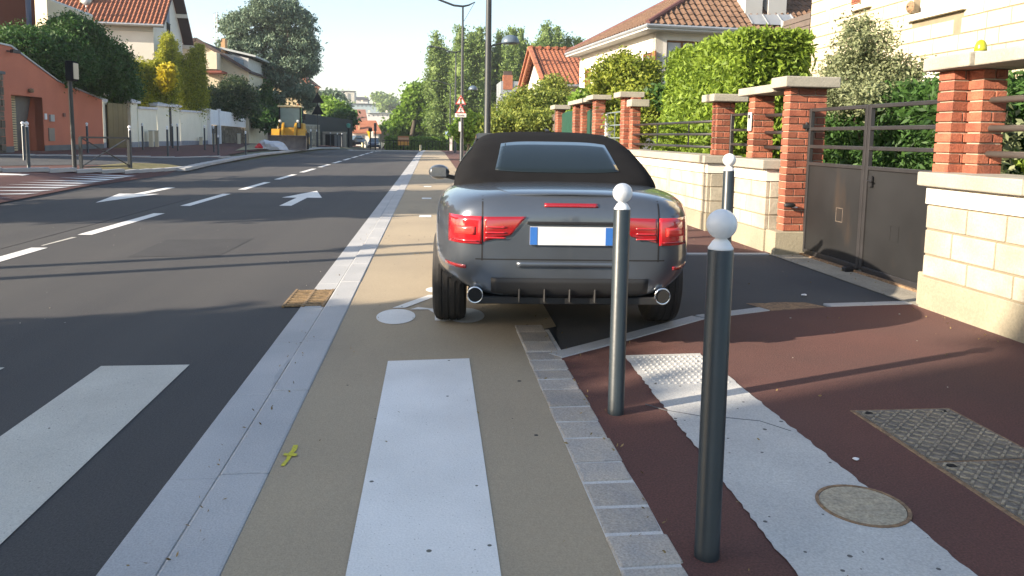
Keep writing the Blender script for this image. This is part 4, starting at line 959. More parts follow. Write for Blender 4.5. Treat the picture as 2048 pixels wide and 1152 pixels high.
def pier(label, px0, px1, yb, yt, name='garden_pier', finial=False, mt=ivory_wall, cw=.12, dep=None):
    a = G(px0, yb); b = G(px1, yb-.4); zt = VY((px0+px1)/2, yt, a.y).z; c = (a+b)/2; w_ = (Vector((b.x-a.x, b.y-a.y, 0))).length
    ang = math.atan2(b.y-a.y, b.x-a.x); t = thing(name, label, 'pier', (c.x, c.y, c.z), 'cream garden wall piers')
    m_ = Matrix.Translation(Vector((a.x, a.y, 0))) @ Matrix.Rotation(ang, 4, 'Z')
    d = dep or .45
    MB().box(0, w_, 0, d, .2, zt, m_).build('shaft', mt, t)
    mb = MB(); mb.box(-cw, w_+cw, -cw, d+cw, zt+.001, zt+.12, m_)
    q = [m_ @ Vector(v) for v in ((-cw*.8, -cw*.8, zt+.121), (w_+cw*.8, -cw*.8, zt+.121), (w_+cw*.8, d+cw*.8, zt+.121), (-cw*.8, d+cw*.8, zt+.121), (w_/2, d/2, zt+.26))]
    mb.add(q, [(0, 1, 4), (1, 2, 4), (2, 3, 4), (3, 0, 4), (3, 2, 1, 0)]); mb.build('cap', M('white_coping', (.66, .66, .70), .8), t)
    if finial: MB().lathe([(.05, 0), (.12, .05), (.10, .15), (.16, .22), (.05, .34), (.09, .40), (.01, .48)], (c.x, c.y+.2, zt+.25), 12).build('finial', M('weathered_finial', (.50, .50, .48), .8), t)
    MB().box(-.015, w_+.015, -.015, d, .2, c.z+.28, m_).build('plinth', M('blue_grey_plinth', (.26, .28, .32), .9), t)
pier('narrow cream pier with a small stone finial at the end of the orange wall', 208.5, 218, 296.5, 203, finial=True, cw=.02)
pier('cream pier with a white pyramid cap right of the bronze gate', 264, 278, 295, 206)
pier('cream pier with a white cap left of the dark slot doorway', 316, 340, 292.5, 212)
pier('cream pier with a white cap right of the dark slot doorway', 345, 361, 292, 214)
pier('cream pier with a low white cap where the white board fence starts', 404, 416, 289.5, 220)
def cream_wall_seg(label, px0, px1, y0, y1, t0, t1):
    g = G(px0, y0); t = thing('garden_wall', label, 'wall', g, 'cream garden walls on the left')
    a, b, za, zb2, _ = garden_piece(t, px0, px1, y0, y1, t0, t1, 'wall', ivory_wall)
    A_, B_ = Vector((a.x, a.y, 0)), Vector((b.x, b.y, 0)); u_ = (B_-A_).normalized(); n_ = Vector((-u_.y, u_.x, 0))
    MB().prism([A_-n_*.08+Z*(za+.001), B_-n_*.08+Z*(zb2+.001), B_-n_*.08+Z*(zb2+.12), A_-n_*.08+Z*(za+.12)], n_*.42).build('coping', M('white_coping', (.66, .66, .70), .8), t)
    MB().prism([A_-n_*.02, B_-n_*.02, B_-n_*.02+Z*(b.z+.26), A_-n_*.02+Z*(a.z+.30)], n_*.018).build('plinth', M('blue_grey_plinth', (.26, .28, .32), .9), t)
    return A_, B_, n_
Aw, Bw, nw = cream_wall_seg('cream rendered wall panel just right of the capped gate pier', 278.5, 315.5, 294.7, 292.6, 217.5, 219.5)
cream_wall_seg('second cream wall panel, between the dark slot and the white board fence', 361.5, 403.5, 291.3, 289.7, 223.5, 226)
t = thing('slot_door', 'dark narrow doorway panel between two cream piers', 'door', G(342, 291)); a = G(340, 292); b = G(345, 292); seg_wall(t, 'door_leaf', a, b, VY(342, 217, a.y).z, VY(342, 217, a.y).z, .06, black_m); MB().obox((b.x-.25, b.y-.06, 1.5), .05, .05, .14).build('handle', zinc_m, t)
for px, yt, yb, lab in ((293, 262, 294, 'wide low beige utility cabinet against the first cream wall panel'), (304, 262, 294, 'slim low beige utility cabinet against the first cream wall panel'), (394, 275, 290, 'small beige utility post against the second cream wall panel'), (420, 268, 289, 'slim pale utility cabinet in front of the rubble wall start'), (471, 268, 288, 'pale utility cabinet in the middle of the rubble wall')):
    g = G(px, yb); z_ = VY(px, yt, g.y).z; t = thing('utility_cabinet', lab, 'cabinet', g, 'utility cabinets on the left pavement')
    w_ = .30 if 'wide' in lab or 'middle' in lab else .16; g = g-nw*.25
    MB().obox((g.x, g.y, (g.z+z_)/2), w_, .2, z_-g.z, R(-80)).build('cabinet_body', cream_wall, t, bevel=.01); MB().obox((g.x, g.y, z_+.02), w_+.04, .24, .04, R(-80)).build('cabinet_lid', pale_wall, t)
# white board fence with rubble wall
g = G(470, 288); t = thing('board_fence', 'white painted board fence with a curved end above a rubble stone wall', 'fence', g)
a = G(417, 289.3); b = G(522, 287.2); A_, B_ = Vector((a.x, a.y, 0)), Vector((b.x, b.y, 0)); u_ = (B_-A_).normalized(); n_ = Vector((-u_.y, u_.x, 0)); Lf = (B_-A_).length
def fz(px, py):
    d = ray(px, py); tt = (A_-EYEV).dot(n_)/d.dot(n_); p = EYEV+d*tt; return (Vector((p.x, p.y, 0))-A_).dot(u_), p.z
mb = MB(); n = 26
for k in range(n):
    px = 417+(522-417)*k/n; px1 = 417+(522-417)*(k+1)/n
    tp = 218+(234-218)*(k/n)+(3 if k in (n-4,) else 0)
    lo = 249+k*.35 if k < n-4 else 287.5
    if 4 < k < 6: lo = 287.5
    a0, z1_ = fz(px, tp); a1, _ = fz(px1, tp); _, z0_ = fz(px, lo)
    mb.prism([A_+u_*(a0+.01)+Z*z0_, A_+u_*(a1-.01)+Z*z0_, A_+u_*(a1-.01)+Z*z1_, A_+u_*(a0+.01)+Z*z1_], n_*.04)
mb.build('boards', white_pl, t)
for px, tp in ((417.5, 217), (437, 218), (521, 227)):
    a0, z1_ = fz(px, tp); mb = MB(); mb.prism([A_+u_*(a0-.14)-n_*.12, A_+u_*(a0+.14)-n_*.12, A_+u_*(a0+.14)+n_*.1, A_+u_*(a0-.14)+n_*.1], Z*z1_); mb.build('fence_post', white_pl, t)
t = thing('rubble_wall', 'low brown rubble stone wall under the white board fence', 'wall', g)
mb = MB(); a0 = fz(419, 280)[0]; a1 = fz(513, 280)[0]; rubble(mb, A_+n_*.17, u_, a1, .4, fz(440, 251)[1], n_, 9, .28); mb.build('stonework', rubble_m, t)
MB().prism([A_+n_*.2+Z*.1, A_+u_*a1+n_*.2+Z*.1, A_+u_*a1+n_*.2+Z*(fz(440, 251)[1]-.05), A_+n_*.2+Z*(fz(440, 251)[1]-.05)], n_*.2).build('wall_core', rubble_m, t)
# dark-red tall house and annex
def boxhouse(t, pts, z0, z1, mt, part='wall'):
    MB().prism([(p[0], p[1], z0) for p in pts], (0, 0, z1-z0)).build(part, mt, t)
t = thing('red_house', 'dark red rendered tall house cut by the left edge of the photo', 'house', (-22, 36, 0)); p = VY(72, 60, 36)
MB().prism([(p.x, 36, 0), (p.x-.55, 37, 0), (p.x-9.55, 32.5, 0), (p.x-9, 31.5, 0)], (0, 0, 12)).build('wall', darkred_wall, t); q = VY(61, 30, 35.75); MB().tube([(q.x, 35.6, .5), (q.x, 35.6, 12)], .11, 10).build('downpipe', M('blue_grey_pipe', (.05, .07, .13), .5), t)
MB().prism([(p.x+.2, 35.8, 12.001), (p.x-.4, 37.2, 12.001), (p.x-9.7, 32.7, 12.001), (p.x-9, 31.2, 12.001)], (0, 0, .3)).build('roof', tile_d, t)
C0 = VY(95, 40, 38.5); e1 = Vector((.5, .87, 0)); e2 = Vector((-.87, .5, 0)); C0.z = 0
t = thing('cream_annex', 'narrow cream annex with a slanting roof edge between the red house and the tiled house', 'house', C0)
zA = VY(95, 0, 38.5).z; zB = VY(178, 32, 40.4).z; Q = [C0-Vector((.05, 0, 0))+e2*0, C0+e1*2.35]
MB().add([C0, C0+e1*2.35, C0+e1*2.35+Z*zB, C0+Z*(zA+.05), C0+e2*1.2, C0+e2*1.2+Z*(zA+.6), C0+e1*2.35+e2*3+Z*zB, C0+e1*2.35+e2*3], [(0, 1, 2, 3), (0, 3, 5, 4), (3, 2, 6, 5), (1, 7, 6, 2)]).build('wall', cream_wall, t)
mb = MB(); mb.prism([C0+Z*(zA+.051), C0+e1*2.35+Z*(zB+.001), C0+e1*2.35+Z*(zB+.09), C0+Z*(zA+.14)], e2*.3); mb.build('roof_edge', zinc_m, t)
# white house with orange roof
Kf = VY(306, 44, 50); ezz = Kf.z; Kf.z = 0; Kb = VY(364, 60, 59); Kb.z = 0; sv = (Kb-Kf).normalized(); fv = Vector((-sv.y, sv.x, 0)); 
if fv.x > 0: fv = -fv
D = (Kb-Kf).length; Wd = 14
t = thing('tiled_house', 'white house with a big corrugated orange tile roof and overhanging gable', 'house', Kf)
rise = D/2*math.tan(R(38)); mid = Kf+sv*(D/2)
mb = MB(); mb.add([Kf, Kf+Z*ezz, mid+Z*(ezz+rise), Kb+Z*ezz, Kb], [(0, 1, 2, 3, 4)]); mb.add([Kf, Kf+fv*Wd, Kf+fv*Wd+Z*ezz, Kf+Z*ezz], [(0, 1, 2, 3)]); mb.add([Kb, Kb+fv*Wd, Kb+fv*Wd+Z*ezz, Kb+Z*ezz], [(0, 1, 2, 3)]); mb.build('wall', white_wall, t)
mb = MB(); q0 = Kf-sv*.06; zl = VY(250, 60, 49.5).z
mb.prism([q0+Z*zl, q0+fv*Wd+Z*zl, q0+fv*Wd+Z*(ezz-.02), q0+Z*(ezz-.02)], sv*.058); mb.build('eave_shade_band', pale_wall, t)  # pale grey strip put on the wall as the shadow under the eave
ovs = .5; og = .7; Ef = Kf-sv*ovs-fv*og; Eb = Kb+sv*ovs-fv*og; zo = ezz-ovs*math.tan(R(38))+.15; Rg = mid-fv*og; zr = ezz+rise+.15
mb = MB(); roof_face(mb, [Ef+Z*zo, Ef+fv*(Wd+1)+Z*zo, Rg+fv*(Wd+1)+Z*zr, Rg+Z*zr], fv, .25, .04, .4); rf = mb.build('roof', tile_o, t)
mb = MB(); mb.prism([Eb+Z*(zo), Eb+fv*(Wd+1)+Z*zo, Rg+fv*(Wd+1)+Z*zr, Rg+Z*zr], Z*.12); x_ = mb.build('rear_slope', tile_o, t); x_.parent = rf
mb = MB(); mb.prism([Eb+Z*(zo-.14), Eb+fv*(og-.02)+Z*(zo-.14), Rg+fv*(og-.02)+Z*(zr-.14), Rg+Z*(zr-.14)], Z*.13); mb.prism([Ef+Z*(zo-.14), Ef+fv*(og-.02)+Z*(zo-.14), Rg+fv*(og-.02)+Z*(zr-.14), Rg+Z*(zr-.14)], Z*.13); x_ = mb.build('eaves_boards', M('dark_soffit', (.05, .03, .035), .8), t)
mb = MB()
for k in (.02, .5): p_ = Eb.lerp(Rg, k)+Z*(zo+(zr-zo)*k-.32); MB().obox(p_+fv*.35, .8, .2, .25, math.atan2(fv.y, fv.x)).build('corbel', white_wall, t)
mb = MB(); mb.tube([Ef+Z*(zo-.02), Ef+fv*(Wd+1)+Z*(zo-.02)], .09, 8); mb.build('gutter', zinc_m, t)
mb = MB()
for k in range(9): mb.obox(Kf+fv*(.6+k*1.25)-sv*.2+Z*(ezz-.22), .1, .4, .1, math.atan2(fv.y, fv.x))
mb.build('rafter_ends', white_wall, t)
cp = VY(161, 10, 50); MB().box(cp.x-.3, cp.x+.3, 50.6, 51.3, zo, VY(161, -20, 50).z).build('chimney', cream_wall, t)
wv = Kf+sv*(D*.42)-fv*.02; mb = MB(); zc = VY(331, 58, 54).z
for k in range(6): mb.prism([wv+sv*(k*.16)+Z*(zc-.5), wv+sv*(k*.16+.04)+Z*(zc-.5), wv+sv*(k*.16+.04)+Z*(zc+.35), wv+sv*(k*.16)+Z*(zc+.35)], -fv*.05)
mb.prism([wv-sv*.05+Z*(zc+.36), wv+sv*.95+Z*(zc+.36), wv+sv*.95+Z*(zc+.42), wv-sv*.05+Z*(zc+.42)], -fv*.06)
mb.build('window_guard', black_m, t)
MB().prism([wv+Z*(zc-.5), wv+sv*.9+Z*(zc-.5), wv+sv*.9+Z*(zc+1.4), wv+Z*(zc+1.4)], -fv*.012).build('window', M('blue_grey_shutter', (.22, .25, .32), .7), t)
sd_p = VY(172, 2, 49.3); t = thing('satellite_dish', 'small grey satellite dish on a bent pole above the tiled roof at the top left', 'satellite dish', sd_p)
MB().lathe([(.02, -.08), (.14, -.06), (.26, 0), (.265, .01), (.14, -.05), (.02, -.07)], sd_p, 20, 'Y').build('dish', zinc_m, t, smooth=True); MB().tube([sd_p+Vector((0, .1, 0)), VY(172, 14, 49.4), VY(182, 30, 49.8)+Vector((0, 0, -.3))], .03, 8).build('mast', zinc_m, t)
# cream gabled house with dormer
Kg = VY(530, 225, 66); t = thing('cream_house', 'cream gabled house with dark verge tiles, a box dormer and a brick chimney', 'house', (Kg.x-6, 66, 0))
Yg = 67
def g3(px, py, dy=0): return VY(px, py, Yg+dy)
out = [g3(340, 300), g3(498, 300), g3(498, 142), g3(392, 80), g3(340, 110)]
MB().prism(out, (0, 9, 0)).build('wall', cream_wall, t)
mb = MB(); mb.bar(g3(392, 78, -.3), g3(500, 143, -.3), .4, .25); mb.bar(g3(392, 78, -.3), g3(330, 113, -.3), .4, .25)
mb.prism([g3(392, 77), g3(502, 144), g3(502, 147), g3(392, 80)], (0, 9, 0)); rf = mb.build('roof', tile_d, t)
for k in range(2): pass
mb = MB(); mb.box(g3(400, 0).x, g3(441, 0).x, Yg-1.6, Yg-.01, g3(420, 141).z, g3(420, 108).z); mb.build('bay', cream_wall, t)
mb = MB(); mb.prism([g3(396, 141, -1.9), g3(443, 141, -1.9), g3(443, 145, -1.9), g3(396, 145, -1.9)], (0, 1.8, 0)); mb.build('bay_roof', M('dark_red_tiles', (.24, .07, .05), .8), t)
mb = MB(); mb.prism([g3(440, 105, .6), g3(497, 116, .6), g3(497, 142, .6), g3(462, 122, .6)], (0, 6, 0)); dm = mb.build('dormer', M('pale_dormer', (.55, .56, .55), .8), t); 
mb = MB(); mb.prism([g3(440, 93.5, .2), g3(511, 110.5, .2), g3(511, 114, .2), g3(440, 98, .2)], (0, 7, 0)); x_ = mb.build('dormer_roof', M('pale_zinc', (.45, .48, .48), .7), t); x_.parent = dm
mb = MB(); mb.prism([g3(468, 113, .4), g3(487, 120, .4), g3(487, 132, .4), g3(468, 121, .4)], (0, .1, 0)); x_ = mb.build('dormer_window', M('blue_glass', (.20, .28, .34), .3), t); x_.parent = dm
mb = MB(); mb.box(g3(433, 0).x, g3(441.5, 0).x, Yg+1, Yg+1.8, g3(437, 110).z, g3(437, 74).z); mb.build('chimney', M('ochre_brick', (.50, .30, .15), .8, island=.1), t)
t = thing('tv_antenna', 'pair of thin television masts on the cream house chimney', 'antenna', g3(434, 74, 1.2)); mb = MB()
mb.tube([g3(430.5, 85, .9), g3(429, 27, .9)], .035, 6); mb.tube([g3(434.5, 80, .9), g3(434, 25, .9)], .035, 6); mb.tube([g3(426, 27, .9), g3(437, 24, .9)], .03, 6); mb.tube([g3(434, 43, .9), g3(440, 42, .9)], .03, 6); mb.build('masts', zinc_m, t)
# house behind the cedar
t = thing('sand_house', 'sand-coloured house with red roof patches half hidden behind the big cedar', 'house', VY(550, 280, 85)*Vector((1, 1, 0)))
a, b = VY(508, 165, 85), VY(612, 165, 85); MB().box(a.x, b.x, 85, 93, 0, a.z).build('wall', M('sand_render', (.58, .48, .30), .9), t); mb = MB(); p, q, r_ = VY(540, 120, 88), VY(585, 135, 88), VY(618, 158, 84)
mb.prism([(a.x-.5, 84.4, a.z), (b.x+.5, 84.4, a.z), (b.x-2.5, 89, a.z+2.6), (a.x+2, 89, a.z+2.6)], (0, .1, .1)); mb.prism([(b.x+.5, 84.4, a.z), (b.x+.5, 93, a.z), (b.x-2.5, 89, a.z+2.6)], (0, 0, .1)); rf = mb.build('roof', tile_o, t)
a2 = VY(545, 200, 84.9); mb = MB(); mb.box(a2.x-.0, a2.x+.35, 84.9, 85.0-.004, a2.z-.4, a2.z+.4); wn = mb.build('window', black_m, t)
t = thing('orange_outbuilding', 'small orange-roofed outbuilding peeking out below the cedar beside the triangle signs', 'house', VY(612, 260, 92)*Vector((1, 1, 0)))
a, b = VY(598, 190, 92), VY(628, 190, 92); MB().box(a.x, b.x, 92, 97, 0, a.z).build('wall', cream_wall, t); p, q = VY(598, 172, 94), VY(628, 172, 94); mb = MB(); mb.prism([(a.x-.3, 91.6, a.z-.1), (b.x+.3, 91.6, a.z-.1), (b.x+.3, 95, p.z), (a.x-.3, 95, p.z)], (0, 0, .15)); mb.build('roof', tile_o, t)

# greenery on the left
plant('ivy_hedge', 'massive dark green ivy-clad hedge spilling over the orange wall', 'hedge', (-18, 33, .5),
      [pb(40, 105, 33, 60, 34), pb(110, 125, 34.5, 62, 48), pb(150, 80, 36, 46, 40), pb(180, 130, 37, 70, 52), pb(212, 165, 40, 48, 38), pb(60, 85, 34, 50, 22), pb(238, 182, 42, 34, 28), pb(145, 45, 37, 14, 12)], 3200, 40, .20, .085, dark_l, .2, core=.82, shell=.8)
def stalks(name, label, base, spans, n, per, size, mt, spread=.22):
    t = thing(name, label, 'shrub', base); out = []; mb = MB()
    for k in range(n):
        px0, px1, yt, yb, Y = spans[k % len(spans)]; f = random.random(); px = px0+(px1-px0)*f; Yd = G(px, 292.5 if px < 345 else 290.3).y+.9+random.uniform(0, 1.5)
        top = VY(px+random.uniform(-7, 7), yt+14*math.sin(px*.09)+random.expovariate(1/16.0), Yd); bot = VY(px, yb, Yd); m_ = per
        q = rng.random(m_)**.8; P_ = np.outer(1-q, np.array(bot))+np.outer(q, np.array(top)); P_ += rng.normal(size=(m_, 3))*spread*(1.15-q[:, None]*.8); out.append(P_)
        if k % 3 == 0: mb.tube([bot-Vector((0, 0, 1)), bot.lerp(top, .5), top], [.02, .015, .005], 5)
    leafmesh('foliage', np.vstack(out), size, mt, t, 2.6, .2); mb.build('stems', bark_m, t)
    return t
stalks('golden_bamboo', 'tall bushy yellow-green bamboo with bright golden tips behind the cream walls', (-16.5, 50, .5),
      [(320, 400, 96, 222, 49), (285, 345, 108, 222, 47), (262, 300, 130, 215, 45), (330, 350, 80, 180, 51), (380, 408, 100, 222, 50), (345, 400, 108, 222, 48.5)], 430, 260, .07, bamboo_l)
plant('golden_bamboo', 'small bright yellow bush lit in front of the bamboo', 'shrub', (-14.2, 44, .5), [pb(333, 160, 44.6, 11, 18), pb(328, 142, 44.6, 4, 11), pb(343, 142, 44.6, 4, 11)], 110, 26, .13, .13, LEAF('bright_yellow_leaves', (.40, .33, .02), (.65, .55, .04), .3))
plant('dark_shrub', 'dark green shrub with open branches before the cream gabled house', 'shrub', (-17, 63, .5), [pb(455, 225, 63, 50, 10), pb(470, 178, 63, 30, 22), pb(492, 192, 63, 20, 17), pb(440, 192, 62, 32, 18), pb(418, 208, 61, 20, 14), pb(490, 215, 63, 30, 12), pb(440, 214, 62, 36, 10)], 560, 30, .28, .13, LEAF('dusky_leaves', (.02, .045, .018), (.09, .13, .06), .25), core=.5, shell=.5)
plant('dark_shrub', 'dark evergreen column between the cream house and the cedar trunk', 'shrub', (-17, 70, .5), [pb(530, 200, 70, 12, 40), pb(525, 235, 68, 22, 22), pb(560, 228, 70, 26, 16)], 200, 28, .3, .22, dark_l, .1, core=.7)
CB = [pb(545, 25, 75, 55, 28), pb(500, 55, 76, 55, 26), pb(590, 50, 75, 40, 30), pb(480, 90, 75, 38, 18), pb(530, 95, 75, 45, 26), pb(600, 92, 75, 34, 22), pb(570, 75, 76, 40, 18), pb(520, 140, 74, 34, 26), pb(590, 135, 75, 44, 20), pb(615, 125, 75, 22, 18), pb(565, 160, 74, 30, 12), pb(600, 180, 74, 34, 16), pb(475, 40, 75, 22, 14), pb(560, 5, 75, 34, 12), pb(625, 100, 75, 12, 22), pb(555, 195, 73, 24, 10), pb(615, 205, 74, 16, 16), pb(500, 120, 74, 20, 14)]
t = thing('cedar_tree', 'huge blue-green cedar towering over the yellow loader', 'tree', VY(560, 290, 76)*Vector((1, 1, 0)))
P = clumpy(CB, 1450, 44, .27, .45); leafmesh('crown', P, .15, cedar_l, t, 1.9, .8)
mb = MB()
tr = [(540, 290), (545, 230), (537, 190), (532, 130), (524, 70), (530, 20)]; mb.tube([VY(px, py, 75) for px, py in tr], [.55, .5, .45, .35, .22, .08], 10)
for pts, r_ in (([(545, 215), (575, 175), (580, 120), (575, 60)], .3), ([(575, 160), (565, 120), (590, 100), (615, 90)], .2), ([(545, 210), (570, 195), (600, 185)], .2), ([(560, 150), (562, 125), (590, 108)], .18), ([(535, 130), (510, 110), (480, 95)], .2), ([(525, 80), (500, 60), (470, 50)], .15), ([(530, 100), (523, 60), (520, 30)], .15)):
    mb.tube([VY(px, py, 75-i*.3) for i, (px, py) in enumerate(pts)], [r_*(1-.8*i/(len(pts)-1)) for i in range(len(pts))], 8)
mb.build('trunk', bark_m, t, smooth=True)

# ------------------------------------------------------------------ poplars and centre trees
GPo = 'row of tall poplars beyond the small house'
pop = [(874, 66, 12, 100), (893, 100, 16, 104), (925, 58, 18, 98), (912, 75, 15, 106), (948, 66, 16, 104), (962, 58, 15, 98), (990, 70, 16, 100), (1018, 62, 15, 98), (1042, 60, 15, 102), (1030, 90, 16, 98), (1085, 52, 24, 96), (1108, 62, 18, 100), (1128, 80, 15, 98), (1148, 82, 12, 98)]
pl = ['leftmost poplar, slim and standing clear of the row', 'short poplar just left of the lamp posts', 'broad poplar rising behind the tall signed lamp post', 'poplar in the gap between the two lamp posts, left half', 'poplar directly left of the nearest lamp post', 'poplar crown touching the nearest lamp post on its left', 'poplar right behind the dome lamp of the nearest post', 'pointed poplar right of the dome lamp', 'pointed poplar above the brick chimney', 'lower poplar behind the brick chimney', 'broadest round-topped poplar above the small orange roof', 'poplar shoulder right of the broadest one', 'small poplar over the right end of the orange roof', 'last poplar, next to the white house eave']
for (px, yt, hw, Yd), lab in zip(pop, pl):
    base = VY(px, 290, Yd); base.z = H(base.x, Yd); top = VY(px, yt, Yd); hgt = top.z-base.z; wr = 1.3*hw*Yd/FPX
    bl = []; n = 7
    for i in range(n):
        f = (i+.5)/n; r_ = wr*(.55+.75*math.sin(math.pi*min(1, f*.9+.12)))*(.9 if f < .85 else .6)
        bl.append((base.x+random.uniform(-.3, .3)*wr, base.y+random.uniform(-.3, .3)*wr, base.z+1.2+(hgt-1.2)*f*.97, r_, r_, hgt/n*.85))
    plant('poplar_tree', lab, 'tree', base, bl, 620, 30, .36, .20, poplar_l, .25, core=.85, group=GPo, shell=.7, limbs=4, up=.6)
plant('leafy_tree', 'bright green broad tree left of the poplars, over the far hedge', 'tree', (-3, 105, -.6), [pb(836, 208, 110, 26, 34), pb(842, 182, 110, 14, 16), pb(820, 242, 110, 26, 26), pb(856, 250, 110, 26, 26), pb(806, 262, 110, 16, 18)], 620, 30, .5, .42, lime_l, .4, core=.7, shell=.65)
plant('leafy_tree', 'darker tree mass tucked between the bright tree and the poplars', 'tree', (1, 112, -.6), [pb(868, 240, 114, 24, 34), pb(885, 255, 112, 26, 26), pb(905, 250, 110, 24, 30)], 300, 30, .5, .42, poplar_l, .3, core=.7, shell=.65)
plant('leafy_tree', 'light green small trees in front of the distant white building', 'tree', (-8, 130, -.9), [pb(800, 246, 130, 14, 16), pb(786, 262, 130, 20, 13), pb(775, 268, 132, 14, 9)], 260, 28, .6, .5, lime_l, .3, core=.7)
plant('leafy_tree', 'bright green tree just right of the two triangle sign backs', 'tree', (-18, 100, 0), [pb(665, 228, 105, 28, 18), pb(648, 212, 108, 9, 14), pb(650, 236, 104, 26, 14), pb(684, 236, 104, 14, 12)], 360, 28, .5, .42, lime_l, .3, core=.7)
plant('leafy_tree', 'grey-green conifer behind the bright tree, under the distant block', 'tree', (-17, 130, -.8), [pb(668, 200, 135, 18, 12), pb(675, 213, 133, 20, 10), pb(652, 196, 135, 6, 12)], 240, 26, .5, .45, cedar_l, .3, core=.6)
plant('leafy_tree', 'dark rounded tree beside the terracotta roofs', 'tree', (-13, 100, -.5), [pb(683, 243, 98, 19, 12), pb(692, 234, 99, 10, 9)], 190, 28, .45, .38, laurel_l, .3, core=.75)
plant('leafy_tree', 'distant dark tree at the right end of the blue-grey building', 'tree', (-20, 380, 4), [pb(770, 205, 380, 12, 9), pb(778, 215, 370, 16, 8), pb(757, 196, 390, 8, 6)], 130, 24, 1.5, 1.3, poplar_l, .5, core=.7)
t = thing('far_hedge', 'clipped bright hedge along the far side of the street beyond the poplar trunks', 'hedge', (0, 95, -.8)); a = VY(806, 285, 96); b = VY(900, 285, 96)
P = boxpts(9000, a.x-2, b.x+3, 95, 96.5, -1.0, VY(850, 277, 95).z, .1); leafmesh('foliage', P, .2, lime_l, t, 1.5); MB().box(a.x-1.8, b.x+2.8, 95.15, 96.3, -1, VY(850, 279, 95).z).build('light_block_core', lime_l, t)  # box core added within the far hedge to stop light showing through

# ------------------------------------------------------------------ street lamps
def lamp(label, x, y, z=0, top=7.9, flip=1, rz=0, dome=True):
    t = thing('street_lamp', label, 'street lamp', (x, y, z), 'street lamps along the road', rz)
    mb = MB(); mb.lathe([(.13, 0), (.13, .05), (.105, .08), (.10, 1.2), (.085, 1.25), (.080, 3.6), (.062, 6.2), (.045, top)], n=20); mb.build('pole', pole_m, t, False, True)
    mb = MB(); pts = [(-1.75, 0, top+.36), (-1.35, 0, top+.32), (-.9, 0, top+.16), (-.45, 0, top+.01), (0, 0, top-.02), (.3, 0, top+.05), (.62, 0, top+.22)]
    mb.tube(pts, [.035, .05, .055, .055, .055, .045, .02], 10); mb.tube([(.6, 0, top+.2), (.06, 0, top-.75)], .012, 6); mb.build('arm', pole_m, t, False, True)
    mb = MB(); mb.lathe([(.02, .42), (.10, .40), (.20, .33), (.22, .30), (.12, .285)], (-1.95, 0, top+.02), 16); mb.v = [(-1.95+(v[0]+1.95)*1.5, v[1], v[2]) for v in mb.v]; mb.build('lamp_head', pole_m, t, False, True)
    if dome:
        mb = MB(); mb.tube([(.06, 0, 3.62), (.3, 0, 3.70), (.42, 0, 3.74)], .02, 8); mb.build('dome_arm', pole_m, t, False)
        pr = [(.23, 3.70), (.235, 3.72)]+[(.23*math.cos(a), 3.73+.19*math.sin(a)) for a in [i*math.pi/18 for i in range(1, 9)]]+[(.01, 3.92)]
        MB().lathe(pr, (.56, 0, 0), 20).build('dome_shade', M('dome_grey_blue', (.10, .14, .19), .4), t, False, True)
    return t
L1 = lamp('nearest grey lamp post with a dome lamp, rising out of frame behind the convertible', 1.42, 19.6, .02)
copy_tree(L1, (1.55, 39.6, .02), label='tall lamp post carrying the two warning triangles'); copy_tree(L1, (1.87, 61, 0), label='third lamp post, thin, just left of the signed one')
copy_tree(L1, (2.2, 92, H(2.2, 92)), label='fourth lamp post, thin, seen left of the third'); copy_tree(L1, (.25, 118, H(.25, 118)), label='far lamp post by the blue bus-stop sign'); 
g = VY(788, 205, 150); copy_tree(L1, (g.x, 150, H(g.x, 150)), label='distant lamp post with a curved arm against the sky left of the bright tree')
copy_tree(L1, (-9.6, 5.3, .3), rz=R(20), label='lamp post on the opposite pavement, left of the picture'); copy_tree(L1, (-9.6, 6.0, .3), rz=R(200), label='second lamp post on the opposite pavement, left of the picture').scale = (1, 1, .93)

# ------------------------------------------------------------------ signs
red_m = M('sign_red', (.60, .07, .05), .5); sw_m = M('sign_white', (.78, .76, .70), .5); blue_m = M('sign_blue', (.02, .08, .45), .5); back_m = M('sign_back', (.012, .014, .018), .9, spec=.1)
def tri(c, s, y, z0=0):
    h_ = s*.866; return [(c[0]-s/2, y, c[2]-h_/3), (c[0]+s/2, y, c[2]-h_/3), (c[0], y, c[2]+h_*2/3)]
def text_obj(txt, size, loc, rot, mt, parent, name):
    cu = bpy.data.curves.new('lettering', 'FONT'); cu.body = txt; cu.size = size; cu.align_x = 'CENTER'; cu.align_y = 'CENTER'; cu.extrude = .002
    tmp = bpy.data.objects.new('lettering', cu); COL.objects.link(tmp); dg = bpy.context.evaluated_depsgraph_get(); me = bpy.data.meshes.new_from_object(tmp.evaluated_get(dg)); bpy.data.objects.remove(tmp)
    o = bpy.data.objects.new(name, me); COL.objects.link(o); me.materials.clear(); me.materials.append(mt); o.parent = parent; o.location = loc; o.rotation_euler = rot; return o
